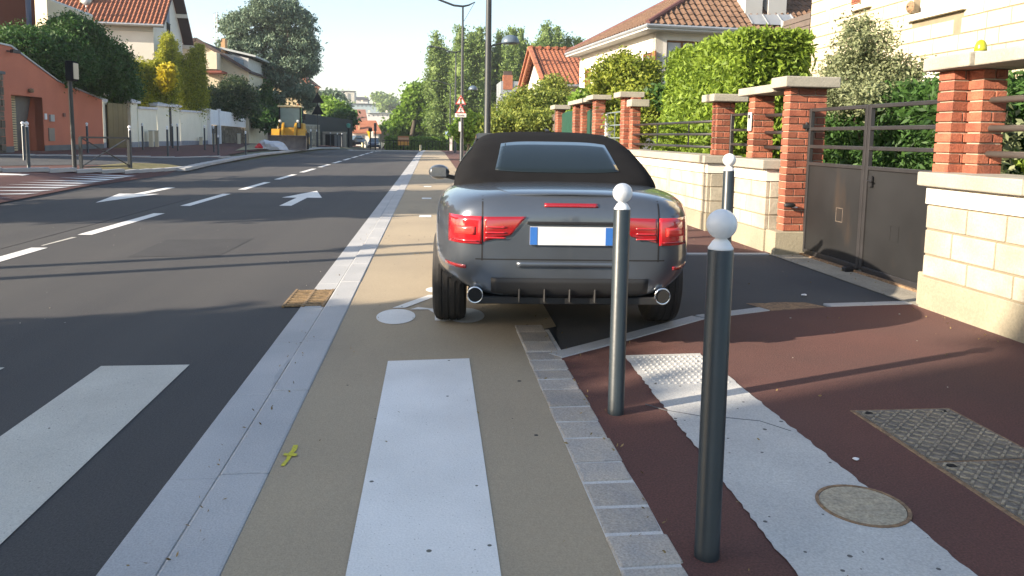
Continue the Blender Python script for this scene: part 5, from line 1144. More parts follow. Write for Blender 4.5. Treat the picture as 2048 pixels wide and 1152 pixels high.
def warn_sign(py0, py1, pic, label):
    Y = 39.35; c = VY(921.5, (py0+2*py1)/3, Y); s = (py1-py0)*Y/FPX/.866
    t = thing('warning_sign', label, 'road sign', c, 'red-bordered warning triangles')
    MB().prism(tri(c, s, Y), (0, .03, 0)).build('border', red_m, t); MB().prism(tri(c, s*.72, Y-.006), (0, .005, 0)).build('sign_face', sw_m, t)
    if pic == 'lights':
        MB().box(c.x-.045, c.x+.045, Y-.012, Y-.007, c.z-.13, c.z+.16).build('pictogram', black_m, t)
        for k, col in enumerate(((.6, .03, .02), (.7, .4, .02), (.03, .4, .1))): MB().lathe([(.032, -.004), (.032, 0)], (c.x, Y-.0125, c.z+.105-k*.09), 12, 'Y').build('signal_spot', M('spot%d' % k, col, .5), t)
    else:
        mb = MB(); mb.lathe([(.03, -.003), (.03, 0)], (c.x+.01, Y-.008, c.z+.13), 12, 'Y')
        for a, b in (((0, .1), (.0, -.01)), ((0, -.01), (.07, -.13)), ((0, -.01), (-.06, -.13)), ((0, .08), (.07, .01)), ((0, .08), (-.06, .0))): mb.bar((c.x+a[0], Y-.010, c.z+a[1]), (c.x+b[0], Y-.010, c.z+b[1]), .03, .004)
        mb.build('pictogram', black_m, t)
warn_sign(190, 208.5, 'lights', 'upper warning triangle showing a traffic light, on the second lamp post')
warn_sign(209, 226, 'walk', 'lower warning triangle showing a walking figure, on the second lamp post')
c = VY(921.5, 230.5, 39.35); t = thing('sign_plate', 'small white text plate under the two warning triangles', 'road sign', c)
a, b = VY(910, 226.5, 39.35), VY(932.5, 234.5, 39.35); MB().box(a.x, b.x, 39.35, 39.38, b.z, a.z).build('plate', sw_m, t); text_obj('Ecole', .17, (0, -.012, 0), (R(90), 0, 0), black_m, t, 'lettering')
c = VY(919.5, 253, 39.4); t = thing('pole_sticker', 'white strip fixed round the signed lamp post below the plates', 'sign', c); MB().box(c.x-.05, c.x+.06, 39.44, 39.46, c.z-.25, c.z+.25).build('strip', sw_m, t)
def small_sign(px, y0, y1, hw, Y, mt, label, ybase=300, name='bus_stop_sign', cat='sign', top=None, post=.035):
    a = VY(px, y0, Y); b = VY(px, y1, Y); s = Y/FPX; t = thing(name, label, cat, (a.x, Y, H(a.x, Y)))
    MB().tube([(a.x, Y+.08, H(a.x, Y)), (a.x, Y+.08, a.z)], post, 8).build('post', pole_m, t); MB().box(a.x-hw*s, a.x+hw*s, Y, Y+.04, b.z, a.z).build('panel', mt, t)
    if top: MB().box(a.x-hw*s*.95, a.x+hw*s*.95, Y, Y+.04, a.z+.002, a.z+.3).build('header', top, t)
    return t, a, b
t, a, b = small_sign(864.5, 267, 276, 4.2, 112, blue_m, 'blue and white bus stop sign on the far pavement', top=sw_m)
MB().box(a.x-.18, a.x+.18, 111.98, 111.996, (a.z+b.z)/2-.12, (a.z+b.z)/2+.16).build('bus_pictogram', sw_m, t); MB().box(a.x-.13, a.x+.13, 111.96, 111.976, (a.z+b.z)/2, (a.z+b.z)/2+.1).build('bus_window', blue_m, t)
small_sign(894, 263, 271, 3, 92.5, M('pale_blue_sign', (.45, .58, .80), .5), 'pale blue square sign beside the fourth lamp post')
small_sign(902, 272, 302, 2.6, 90, M('pink_white_panel', (.75, .65, .60), .6), 'tall pale pinkish information panel beside the far lamp posts', name='info_panel')
small_sign(912, 272, 279, 2.8, 88, sw_m, 'small white square sign left of the signed lamp post'); small_sign(926.5, 272, 279, 3, 80, sw_m, 'small white square sign right of the signed lamp post')
small_sign(909.5, 256, 263, 2.2, 86, M('teal_sign', (.05, .35, .38), .5), 'small teal sign above the white square sign')
t, a, b = small_sign(807, 272, 291, 11, 93, M('timber_notice', (.42, .16, .05), .7), 'brown and orange notice board at the far hedge', name='notice_board')
MB().box(a.x-.62, a.x+.62, 92.96, 92.995, b.z+.05, b.z+.45).build('orange_poster', M('orange_poster', (.75, .35, .04), .6), t); MB().box(a.x-.62, a.x+.62, 92.96, 92.995, b.z+.7, b.z+.95).build('cream_poster', M('cream_poster', (.6, .35, .2), .6), t)
# triangle sign backs left
Y = 62; t = thing('warning_sign', 'two black triangular sign backs stacked on one post by the loader', 'road sign', (VY(636, 296, Y).x, Y, H(-9.3, Y)), None)
c = VY(635.5, 296, Y); MB().tube([(c.x, Y+.06, .2), (c.x, Y+.06, VY(635, 186, Y).z)], .045, 10).build('post', pole_m, t)
for y0, y1 in ((185.5, 205.5), (208, 229)):
    cc = VY(635.5, (y0+2*y1)/3, Y); s = (y1-y0)*Y/FPX/.866; MB().prism(tri(cc, s, Y), (0, .03, 0)).build('sign_back', back_m, t)
# leaning sign post by the orange wall
g = G(149.5, 339); tp = VY(137.5, 124, g.y); t = thing('sign_post', 'slightly leaning post with a narrow dark sign box before the orange wall', 'road sign', g)
MB().tube([g, tp], .055, 10).build('post', pole_m, t)
a = VY(133, 122, g.y); b = VY(151, 162, g.y); MB().box(a.x, b.x, g.y-.12, g.y+.18, b.z, a.z).build('sign_box', back_m, t, bevel=.02); MB().box(b.x+.001, b.x+.02, g.y-.1, g.y+.16, b.z+.05, a.z-.05).build('sign_edge', cream_wall, t)
# pedestrian barrier
g = G(163, 343); g2 = G(259, 340); t = thing('barrier', 'low dark steel barrier with crossed braces beside the grass bed', 'barrier', g)
za = VY(161, 274.5, g.y).z; zb3 = VY(259, 276, g2.y).z; P0 = Vector((g.x, g.y, g.z)); P1 = Vector((g2.x, g2.y, g2.z)); T0 = Vector((g.x, g.y, za)); T1 = Vector((g2.x, g2.y, zb3))
MB().bar(P0, T0, .07).build('post', pole_m, t); MB().bar(P1, T1, .07).build('post', pole_m, t); MB().bar(T0, T1, .05).build('top_rail', pole_m, t)
MB().bar(P0+Z*.12, P1+Z*.12, .035).build('bottom_rail', pole_m, t); mb = MB(); mb.bar(P0.lerp(T0, .14), T1, .035, .02); mb.bar(T0, P1.lerp(T1, .14), .035, .02); mb.build('cross_brace', pole_m, t)

# ------------------------------------------------------------------ yellow loader, bags
def loader():
    Y = 50.0; g = G(575, 300.5); s = g.y/FPX
    t = thing('wheel_loader', 'yellow wheel loader with its bucket on the ground facing the camera', 'loader', (g.x, g.y, g.z), rz=R(5)); t.scale = (.9, .9, .93)
    yl = M('loader_yellow', (.62, .34, .02), .5, (.50, .26, .02), 3); bk = M('bucket_steel', (.20, .165, .14), .7, (.12, .10, .09), 3); gl = M('cab_glass', (.10, .19, .22), .1, spec=.8); ty = M('tyre_rubber', (.02, .02, .02), .9)
    W = 1.28
    prof = [(-.2, .0), (-.75, .05), (-.55, .02), (.05, .0), (.35, .25), (.40, .65), (.25, 1.05), (.15, 1.03), (.30, .63), (.26, .30), (.0, .06)]
    mb = MB(); n = 14; pts = [(-.62, .03)]+[(.35*math.sin(a)-.0+.02, .55-.52*math.cos(a)) for a in [i*math.pi*.85/n for i in range(n+1)]]
    inner = [(p[0]*.9-.03, .55+(p[1]-.55)*.92) for p in pts]
    sec = pts+inner[::-1]; mb.prism([(-W, q[0], q[1]) for q in sec], (2*W, 0, 0)); 
    for x in (-W-.03, W): mb.prism([(x, q[0], q[1]) for q in pts], (.03, 0, 0))
    mb.build('bucket', bk, t, False)
    for x in (-.5, .38): MB().prism([(x, .45, .85), (x, 1.2, 1.75), (x, 1.9, 1.9), (x, 1.9, 1.6), (x, 1.25, 1.35), (x, .55, .35)], (.14, 0, 0)).build('lift_arm', yl, t, False)
    MB().prism([(-.42, 1.2, .5), (.42, 1.2, .5), (.5, 1.2, 1.55), (-.5, 1.2, 1.55)], (0, 2.0, 0)).build('front_frame', yl, t, False, bevel=.04)
    MB().prism([(-.95, 2.9, .9), (.95, 2.9, .9), (.9, 2.9, 1.9), (-.9, 2.9, 1.9)], (0, 2.2, 0)).build('rear_body', yl, t, False, bevel=.06)
    for x in (-1.2, .62): MB().prism([(x, 1.0, 1.0), (x, 1.2, 1.45), (x, 2.4, 1.45), (x, 2.6, 1.0), (x, 2.4, 1.35), (x, 1.25, 1.35)], (.55, 0, 0)).build('mudguard', yl, t, False)
    mb = MB(); 
    cabp = [(-.72, 2.3), (.72, 2.3), (.78, 3.9), (-.78, 3.9)]
    MB().prism([(p[0], p[1]+.0, 1.55) for p in cabp], (0, 0, 1.42)).build('cab_glazing', gl, t, False)
    mb = MB()
    for (x, y_) in cabp: MB().bar((x, y_, 1.5), (x*1.02, y_, 3.0), .09).build('cab_post', back_m, t, False)
    mb.bar((-.72, 2.27, 1.55), (.72, 2.27, 1.55), .08); mb.build('cab_sill', back_m, t, False)
    MB().box(-.86, .86, 2.15, 4.05, 2.99, 3.12).build('cab_roof', M('cab_roof_cream', (.62, .50, .28), .5), t, False, bevel=.03)
    MB().box(-.25, .25, 2.8, 3.2, 1.7, 2.5).build('seat', back_m, t, False)
    for (x, y_) in ((-1.2, 1.75), (.75, 1.75), (-1.2, 4.3), (.75, 4.3)):
        w_ = MB().lathe([(.3, 0), (.55, .02), (.62, .08), (.62, .40), (.55, .45), (.3, .45)], (x, y_, .62), 24, 'X').build('wheel', ty, t, False); r_ = MB().lathe([(.05, -.01), (.29, -.01), (.29, .46), (.05, .46)], (x, y_, .62), 16, 'X').build('rim', yl, t, False); r_.parent = w_
    for x in (-.62, .62): MB().lathe([(.02, -.1), (.09, -.08), (.1, 0)], (x, 1.35, 2.0), 12, 'Y').build('headlight', sw_m, t, False); MB().bar((x, 1.4, 1.5), (x, 1.4, 2.0), .05).build('lamp_bracket', back_m, t, False)
    mb = MB(); mb.lathe([(.07, 0), (.06, .1), (.02, .13)], (.55, 2.6, 3.121), 12); mb.build('beacon', M('orange_beacon', (.8, .2, .02), .4), t, False)
    MB().obox((1.0, 2.2, 2.3), .22, .05, .34).build('mirror', back_m, t, False)
    return g
lg = loader()
def heap(label, px, py, rx, rz_, mt, name='rubble_bag', cat='bag', seed=0, ry=None, grp='big bags heaped before the loader bucket'):
    g = G(px, py); s = g.y/FPX; b_ = bmesh.new(); bmesh.ops.create_icosphere(b_, subdivisions=3, radius=1); rr = random.Random(seed)
    ph = [rr.uniform(0, 6) for _ in range(6)]
    for v in b_.verts:
        k = 1+.16*math.sin(3*v.co.x+ph[0])*math.sin(4*v.co.y+ph[1])+.10*math.sin(7*v.co.z+5*v.co.x+ph[2])+.06*math.sin(13*v.co.x+ph[3])*math.sin(11*v.co.y)
        v.co = Vector((v.co.x*rx*s*k, v.co.y*(ry or rx*s)*k, max(-.02, v.co.z*rz_*s*1.25*k)))
    me = bpy.data.meshes.new(name); b_.to_mesh(me); b_.free(); me.materials.append(mt); o = bpy.data.objects.new(name, me); COL.objects.link(o); o.location = g; props(o, label, cat, grp)
bagw = M('bag_white', (.58, .60, .64), .8, (.46, .48, .52), 3, bump=.5, bscale=6)
heap('large white builder bag slumped in front of the bucket', 545, 299, 28, 15, bagw, seed=1); heap('pale beige sack on top of the heap by the bucket', 556, 296, 20, 22, M('bag_beige', (.44, .40, .32), .9, (.34, .31, .25), 3), seed=2); heap('small crumpled white sheet at the right foot of the heap', 592, 300.5, 16, 7, bagw, name='plastic_sheet', cat='sheet', seed=3)
heap('brown lump of spoil leaning on the loader bucket', 572, 299, 8, 20, M('spoil_brown', (.16, .11, .07), .9), name='spoil_heap', cat='spoil', seed=5, ry=.3)
heap('bright red tarpaulin bundle left of the white bags', 519, 298, 8, 8, M('red_tarp', (.65, .03, .03), .5), name='tarpaulin', cat='tarpaulin', seed=4, grp='tarpaulin bundle')

# ------------------------------------------------------------------ street beyond the loader (left)
t = thing('dark_fence', 'dark grey solid fence running behind the far bollards', 'fence', VY(650, 290, 84)*Vector((1, 1, 0)))
a = VY(600, 226, 82); b = VY(705, 250, 96); p = VY(600, 290, 82); q = VY(705, 290, 96); seg_wall(t, 'fence_panel', (p.x, 82), (q.x, 96), a.z, VY(705, 240, 96).z, .1, M('anthracite_panel', (.035, .04, .05), .7), z0=-1)
t = thing('stone_garden_wall', 'pale stone wall and posts between the loader and the black gate', 'wall', VY(615, 290, 76)*Vector((1, 1, 0)))
mb = MB(); p0 = VY(605, 298, 74); p1 = VY(640, 294, 80); A_ = Vector((p0.x, 74, 0)); B_ = Vector((p1.x, 80, 0)); uu = (B_-A_).normalized(); rubble(mb, A_, uu, (B_-A_).length, .0, VY(620, 252, 77).z, Vector((-uu.y, uu.x, 0)), 5, .4); mb.build('stonework', M('pale_rubble', (.34, .30, .23), .9, (.24, .21, .16), 3, island=.25), t)
MB().prism([A_-uu.cross(Z)*0+Z*VY(620, 252, 77).z, B_+Z*VY(620, 252, 77).z, B_+Z*(VY(620, 252, 77).z+.15), A_+Z*(VY(620, 252, 77).z+.15)], Vector((-uu.y, uu.x, 0))*.4).build('coping', cap_m, t)
Yg = 86; t = thing('gate_portal', 'flat-roofed gate portal with a black gate past the far bollards', 'gate', VY(665, 293, Yg)*Vector((1, 1, 0)))
def bx(px0, px1, py0, py1, Y, dep, part, mt, par, bev=0):
    a = VY(px0, py0, Y); b = VY(px1, py1, Y); return MB().box(a.x, b.x, Y, Y+dep, b.z, a.z).build(part, mt, par, bevel=bev)
bx(645, 692, 263, 268, Yg, 1.2, 'lintel', cap_m, t); bx(645, 650, 268.2, 296, Yg+.02, .5, 'post', cap_m, t); bx(686, 692, 268.2, 296, Yg+.02, .5, 'post', cap_m, t); bx(650.5, 668, 269, 295, Yg+.3, .1, 'gate_leaf', back_m, t); bx(669, 685.5, 269, 295, Yg+.35, .1, 'side_panel', M('grey_panel', (.20, .21, .22), .7), t)
t = thing('street_lantern', 'small green-headed lamp on a black post left of the terracotta-roofed house', 'street lamp', VY(697, 295, 88)*Vector((1, 1, 0))); c = VY(697, 255, 88); MB().tube([(c.x, 88, -1), (c.x, 88, c.z)], .09, 10).build('post', back_m, t); MB().lathe([(.1, 0), (.2, .1), (.24, .45), (.08, .5)], (c.x, 88, c.z-.05), 12).build('lantern', M('teal_lantern', (.06, .30, .25), .4), t)
# terracotta houses
Yh = 125; t = thing('terracotta_house', 'white house with a terracotta roof at the far left end of the street', 'house', VY(735, 298, Yh)*Vector((1, 1, 0)))
bx(701, 757, 266, 299, Yh, 7, 'wall', white_wall, t); rf = None
a, b, c, d = VY(699, 266, Yh-.4), VY(763, 268, Yh-.4), VY(752, 244, Yh+3.5), VY(703, 244, Yh+3.5); rf = MB().prism([a, b, c, d], (0, 0, .25)).build('roof', tile_o, t)
x_ = bx(716, 719.5, 245, 262, Yh+.3, .5, 'chimney', M('ochre_chimney', (.55, .32, .18), .8), t); x_.parent = rf
bx(724, 729, 271, 289, Yh-.05, .04, 'door', M('grey_brown_door', (.12, .11, .11), .7), t); bx(701, 719, 272, 274.5, Yh-.3, .28, 'awning', M('brown_awning', (.25, .10, .07), .8), t)
Yh = 145; t = thing('brown_roof_house', 'taller house with a brown roof and cream gable strip behind the terracotta house', 'house', VY(730, 298, Yh)*Vector((1, 1, 0)))
bx(697, 733, 243, 299, Yh, 6, 'wall', M('terracotta_render', (.32, .16, .11), .9), t); a, b, c, d = VY(700, 243, Yh-.4), VY(735, 243, Yh-.4), VY(731, 221, Yh+4), VY(697, 221, Yh+4); rf = MB().prism([a, b, c, d], (0, 0, .2)).build('roof', M('brown_far_roof', (.27, .13, .09), .85, (.22, .11, .08), .5), t)
bx(702, 705, 221, 243, Yh-.2, .3, 'gable_strip', M('ochre_chimney', (.55, .32, .18), .8), t)
x_ = MB().lathe([(.02, -.05), (.35, 0), (.36, .04)], VY(708.5, 233, Yh+.5), 14, 'Y').build('skylight', ball_m, t)
Yh = 128; t = thing('low_shed', 'low grey-beige building right of the terracotta house', 'building', VY(770, 298, Yh)*Vector((1, 1, 0))); bx(758, 778, 262, 285, Yh, 5, 'wall', M('beige_shed', (.34, .31, .22), .9), t); bx(757, 779, 261, 262, Yh-.3, 5.4, 'roof', clad_m, t)
# distant blocks
def block(label, px0, px1, yt, yb, Y, dep, mt, rows, cols, roofm, wz, name='apartment_block', side=None):
    t = thing(name, label, 'building', VY((px0+px1)/2, 260, Y)*Vector((1, 1, 0)), 'apartment blocks on the far hill')
    bx(px0, px1, yt+2, yb+25, Y, dep, 'wall', mt, t); rf = bx(px0-1, px1+1, yt, yt+1.8, Y-1, dep+2, 'roof', roofm, t)
    if wz:
        for r_ in range(rows):
            for c_ in range(cols):
                x = px0+(px1-px0)*(c_+.5)/cols; y = yt+4.5+r_*wz; bx(x-1.1, x+1.1, y, y+3.0, Y-.1, .08, 'window', M('far_window', (.10, .11, .13), .4), t)
    return t
t = block('long pale concrete block, highest on the hill behind the trees', 632, 709, 180, 215, 520, 14, M('far_concrete', (.46, .44, .38), .9, (.42, .40, .35), .2), 2, 0, M('far_roof_pale', (.52, .52, .50), .8), 0)
for k in range(5): bx(640+k*13.5, 643+k*13.5, 186, 206, 519.4, .5, 'window_band', M('far_grey', (.28, .28, .27), .8), t)
for k in range(6): bx(640+k*11, 642.5+k*11, 176.5, 180, 524, 2, 'roof_vent', pale_wall, t)
t = block('blue-grey three-storey block with pale roof', 687, 761, 206, 222, 420, 12, M('far_blue', (.30, .38, .41), .9), 1, 9, M('far_roof_blue', (.46, .52, .54), .7), 6)
for k in (695, 722, 746): bx(k, k+3.5, 200, 206, 423, 2, 'chimney', cream_wall, t)
t = block('slate-roofed building between the concrete block and the bare wall', 712, 736, 198, 206, 455, 10, M('far_white', (.52, .50, .50), .9), 1, 3, slate_m, 0)
bx(712, 735, 193.5, 197.9, 456, 8, 'mansard', slate_m, t); block('small grey wall block at the right end of the skyline', 747, 768, 198, 212, 440, 8, M('far_grey2', (.36, .38, .38), .9), 1, 2, zinc_m, 0)
t = block('low white block with chimneys, closest of the hill buildings', 733, 788, 225, 240, 330, 9, M('far_white2', (.58, .56, .54), .9), 1, 6, M('far_roof_blue', (.46, .52, .54), .7), 5)
for k in (736, 771): bx(k, k+4, 220.5, 225, 333, 1.5, 'chimney', cream_wall, t)
P = clumpy([pb(700, 235, 480, 120, 12), pb(820, 235, 470, 90, 14), pb(600, 235, 480, 90, 12), pb(775, 222, 460, 26, 10)], 700, 22, 3.0, .4); o = leafmesh('hillside_trees', P, 2.6, poplar_l); props(o, 'continuous band of trees on the far hillside', 'woodland', kind='stuff')

# far cars and street clutter
def car_low(label, px, ybase, Y, col, wscale=1.0, rz=math.pi, name='parked_car'):
    g = VY(px, ybase, Y); z = H(g.x, Y); t = thing(name, label, 'car', (g.x, Y, z), 'distant cars', rz)
    paint = M('car_paint_'+label[:6], col, .3, coat=.5, metal=.2); ty = M('tyre_rubber', (.02, .02, .02), .9); gl = M('car_glass', (.10, .14, .18), .08, spec=.8)
    def loft(secs, nm, mt):
        mb = MB(); n = len(secs[0]); vs = [q for s in secs for q in s]; fs = [(i*n+k, i*n+(k+1) % n, (i+1)*n+(k+1) % n, (i+1)*n+k) for i in range(len(secs)-1) for k in range(n)]
        fs += [tuple(range(n))[::-1], tuple((len(secs)-1)*n+k for k in range(n))]; mb.add(vs, fs); return mb.build(nm, mt, t, False, bevel=.04)
    def sec(y, w_, z0, z1): return [(-w_*.92, y, z0), (w_*.92, y, z0), (w_, y, (z0+z1)/2), (w_*.9, y, z1), (-w_*.9, y, z1), (-w_, y, (z0+z1)/2)]
    loft([sec(-2.05, .70, .35, .75), sec(-1.9, .84, .25, .95), sec(-.9, .88, .22, 1.0), sec(1.0, .88, .22, .98), sec(1.8, .82, .25, .8), sec(2.05, .68, .35, .6)], 'body', paint)
    loft([sec(-1.6, .70, .96, 1.02), sec(-1.1, .66, .96, 1.45), sec(.2, .66, .96, 1.5), sec(1.0, .72, .95, 1.0)], 'glasshouse', gl)
    MB().box(-.6, .6, -1.05, .2, 1.47, 1.53).build('roof', paint, t, False, bevel=.03)
    for x in (-.86, .68):
        for y_ in (-1.3, 1.3): w_ = MB().lathe([(.2, 0), (.31, .02), (.32, .16), (.2, .18)], (x, y_, .32), 18, 'X').build('wheel', ty, t, False)
    for x in (-.62, .62): MB().obox((x, 1.96, .66), .28, .14, .14).build('headlight', sw_m, t, False); MB().obox((x, -1.98, .8), .24, .12, .16).build('tail_light', red_m, t, False)
    return t
car_low('dark blue car at the far end of the left lane', 748.5, 297, 108, (.02, .035, .07)); car_low('blue-black car parked by the terracotta house', 708, 296, 112, (.03, .04, .09), rz=math.pi-.5)
def traffic(px, yt, yb, hw, Y, label):
    a = VY(px, yt, Y); b = VY(px, yb, Y); t = thing('traffic_light', label, 'traffic light', (a.x, Y, H(a.x, Y)), 'traffic light backs at the far junction'); s = Y/FPX
    MB().tube([(a.x, Y, H(a.x, Y)), (a.x, Y, b.z)], .07, 8).build('post', back_m, t); MB().box(a.x-hw*s, a.x+hw*s, Y-.1, Y+.15, b.z, a.z).build('signal_head', back_m, t, bevel=.03)
traffic(740.5, 256, 263, 3.6, 88, 'squat dark traffic light back above the dark blue car'); traffic(750.5, 246, 262, 2.5, 86, 'tall dark traffic light back right of the squat one'); traffic(897.5, 250, 268, 2.0, 96, 'tall thin dark signal behind the pale blue sign')
c = VY(743, 270, 112); t = thing('banner', 'yellow and white tapering banner on the far pavement', 'banner', (c.x, 112, H(c.x, 112))); a, b, d, e = VY(733, 262, 112), VY(742, 262, 112), VY(741, 280, 112), VY(739, 278, 112); MB().prism([a, b, d, e], (0, .05, 0)).build('yellow_half', M('banner_yellow', (.75, .55, .02), .7), t); a, b, d, e = VY(742, 262, 112), VY(747, 262, 112), VY(746, 280, 112), VY(742, 280, 112); MB().prism([a, b, d, e], (0, .05, 0)).build('white_half', sw_m, t)
MB().tube([(c.x-.1, 112.1, H(c.x, 112)), (c.x-.1, 112.1, VY(743, 262, 112).z)], .03, 6).build('pole', back_m, t)
for i, (px, y0, y1, hw, Y, mt, lab) in enumerate(((778, 292, 301, 4.5, 97, M('cream_block', (.60, .55, .35), .9), 'pale yellow concrete block by the far hedge'), (841, 290, 303, 2, 88, M('cream_block', (.60, .55, .35), .9), 'slim cream stone post at the end of the cycle lane kerb'), (731, 282, 296, 3, 104, sw_m, 'white plastic road barrier beside the dark blue car'), (725, 287, 296, 2.4, 104, M('cream_block', (.60, .55, .35), .9), 'small cream bin left of the white plastic barrier'))):
    a = VY(px, y0, Y); z = H(a.x, Y); t = thing('kerb_post' if i == 1 else 'concrete_block' if i == 0 else 'plastic_barrier' if i == 2 else 'litter_bin', lab, 'street furniture', (a.x, Y, z)); s = Y/FPX; hh = max(.6, a.z-z)
    MB().lathe([(hw*s*.9, 0), (hw*s, .05), (hw*s, hh*.8), (hw*s*.8, hh)], (a.x, Y, z), 4 if i in (0, 2) else 14).build('body', mt, t)
t = thing('metal_railing', 'long thin dark railing in front of the far hedge', 'railing', (0, 92, -.6)); mb = MB(); a, b = VY(765, 290, 92), VY(890, 290, 92); k = a.x
while k < b.x: mb.box(k, k+.05, 92, 92.05, H(0, 92), .62); k += .42
mb.box(a.x, b.x, 91.98, 92.07, .62, .68); mb.build('bars', back_m, t)

# ------------------------------------------------------------------ the convertible
def convertible():
    t = thing('convertible_car', 'dark grey convertible with a black soft top parked across the cycle lane', 'car', (.915, 5.52, .022), rz=R(-4)); t.scale = (.965, .97, 1.01)
    paint = M('grey_metallic', (.105, .12, .142), .30, (.098, .112, .132), 3, metal=.6, coat=1.0); blk = M('black_trim', (.012, .012, .013), .55)
    ty = M('hero_tyre', (.022, .021, .021), .85, (.03, .028, .027), 8, bump=.3); chrome = M('chrome', (.75, .76, .78), .12, metal=1.0); gl = M('rear_glass', (.012, .018, .02), .03, (.01, .015, .016), 2, spec=.6)
    fab = M('soft_top_fabric', (.013, .013, .014), .95, (.010, .010, .011), 6, speck=.2, sscale=400, bump=.2, bscale=300, spec=.08)
    def sec(y, w_, z0, zs, zd, zm=None, wb=None):
        wb = wb or w_*.80; zm = zm or (z0+(zs-z0)*.42)
        h = [(0, z0), (wb*.5, z0), (wb, z0+.015), (w_*.965, z0+.14), (w_, zm), (w_*.992, zs-.10), (w_*.945, zs-.015), (w_*.82, zs+(zd-zs)*.55), (w_*.5, zd-.004), (0, zd)]
        return [(x, y, z) for x, z in h]+[(-x, y, z) for x, z in h[-2:0:-1]]
    S_ = [sec(-1.045, .52, .47, .77, .83, .60), sec(-1.035, .60, .40, .84, .90, .60), sec(-1.00, .685, .365, .90, .965, .60, .55), sec(-.955, .735, .355, .925, 1.005, .60, .57), sec(-.86, .79, .345, .94, 1.02, .58, .61), sec(-.62, .865, .34, .955, 1.03, .56, .70),
          sec(-.30, .905, .28, .965, 1.035, .55, .79), sec(.10, .918, .20, .965, 1.03), sec(.60, .92, .18, .95, .99), sec(1.3, .92, .17, .93, .94), sec(1.9, .92, .17, .92, .96), sec(2.4, .915, .18, .89, .99), sec(2.9, .90, .20, .82, .90), sec(3.3, .84, .25, .72, .79), sec(3.52, .70, .30, .62, .68), sec(3.60, .5, .36, .55, .60)]
    mb = MB(); n = len(S_[0]); mb.add([q for s in S_ for q in s], [(i*n+k, i*n+(k+1) % n, (i+1)*n+(k+1) % n, (i+1)*n+k) for i in range(len(S_)-1) for k in range(n)]+[tuple(range(n))[::-1], tuple((len(S_)-1)*n+k for k in range(n))])
    body = mb.build('body', paint, t, False, True); ss = body.modifiers.new('sub', 'SUBSURF'); ss.levels = 2; ss.render_levels = 2
    # wheel wells
    for k, y_ in enumerate((0, 2.75)):
        cb = MB().lathe([(.375, -1.2), (.375, 1.2)], (0, y_, .335), 40, 'X'); cut = cb.build('cutter', blk, None, False); cut.parent = t
        bo = body.modifiers.new('arch%d' % k, 'BOOLEAN'); bo.operation = 'DIFFERENCE'; bo.object = cut; bo.solver = 'EXACT'; 
    bpy.context.view_layer.update(); dg = bpy.context.evaluated_depsgraph_get(); me = bpy.data.meshes.new_from_object(body.evaluated_get(dg)); 
    body.modifiers.clear(); body.data = me; me.materials.clear(); me.materials.append(paint); me.polygons.foreach_set('use_smooth', [True]*len(me.polygons))
    for p_ in me.polygons: p_.material_index = 0
    es = body.modifiers.new('es', 'EDGE_SPLIT'); es.split_angle = R(40)
    for o in [o for o in bpy.data.objects if o.name.startswith('cutter')]: bpy.data.objects.remove(o)
    MB().prism([(-.62, -.1, .3), (.62, -.1, .3), (.62, 3.2, .3), (-.62, 3.2, .3)], (0, 0, .35)).build('underbody', blk, t, False)
    bvh = BVHTree.FromObject(body, bpy.context.evaluated_depsgraph_get())
    def wrap(f, nu, nv, off, name, mt, tree=bvh, direc=(0, 1, 0), start=-2.5, thick=.006, ext=0):
        """patch laid on the bodywork: f(u,v)->(x,z)"""
        g = []
        for j in range(nv+1):
            for i in range(nu+1):
                x, z = f(i/nu, j/nv)
                if direc[1]: o_, d_ = Vector((x, start, z)), Vector(direc)
                else: o_, d_ = Vector((-direc[0]*2, x, z)), Vector(direc)
                h_, nn_, _, _ = tree.ray_cast(o_, d_)
                if h_ is None: h_ = Vector((x, -.9, z)) if direc[1] else Vector((-direc[0]*.85, x, z))
                g.append(h_-Vector(d_)*off)
        mb = MB(); w_ = nu+1; mb.add(g, [(j*w_+i, j*w_+i+1, (j+1)*w_+i+1, (j+1)*w_+i) for j in range(nv) for i in range(nu)]); o = mb.build(name, mt, t, False, True)
        if thick: so_ = o.modifiers.new('sol', 'SOLIDIFY'); so_.thickness = thick; so_.offset = 0
        return o
    lens = M('tail_lens_red', (.55, .012, .018), .12, (.42, .008, .012), 6, spec=.8, coat=1); lens2 = M('tail_lens_dark', (.28, .006, .008), .12, spec=.8, coat=1)
    for s in (-1, 1):
        # outer clear-red block and slimmer inner block with a slanted end
        wrap(lambda u, v, s=s: (s*(.775-.215*u), .70+.165*v+.0*u), 12, 6, .006, 'tail_light', lens)
        wrap(lambda u, v, s=s: (s*(.55-(.17+.10*v)*u), .715+.04*u+(.148-.035*u)*v), 12, 6, .006, 'boot_light', lens2)
        wrap(lambda u, v, s=s: (s*(.735-.13*u), .755+.05*v), 6, 3, .014, 'reverse_lens', M('tail_lens_bright', (.78, .05, .04), .15, spec=.8), thick=.003)
        # seams around the boot lid
        wrap(lambda u, v, s=s: (s*(.553+.010*v), .60+.38*u), 22, 1, .0015, 'boot_seam', blk, thick=0)
        # exhaust
        x = s*.60; ex = MB().lathe([(.044, -.02), (.050, -.03), (.052, 0), (.050, .12), (.043, .12), (.043, -.02)], (x, -1.0, .385), 28, 'Y').build('exhaust_tip', chrome, t, False, True)
        MB().lathe([(.001, -.023), (.042, -.0225)], (x, -1.0, .385), 24, 'Y').build('exhaust_bore', dark_m, t, False)
        wrap(lambda u, v, s=s: (s*(.80-.14*u), .545+.022*v), 6, 2, .004, 'reflector', lens2)
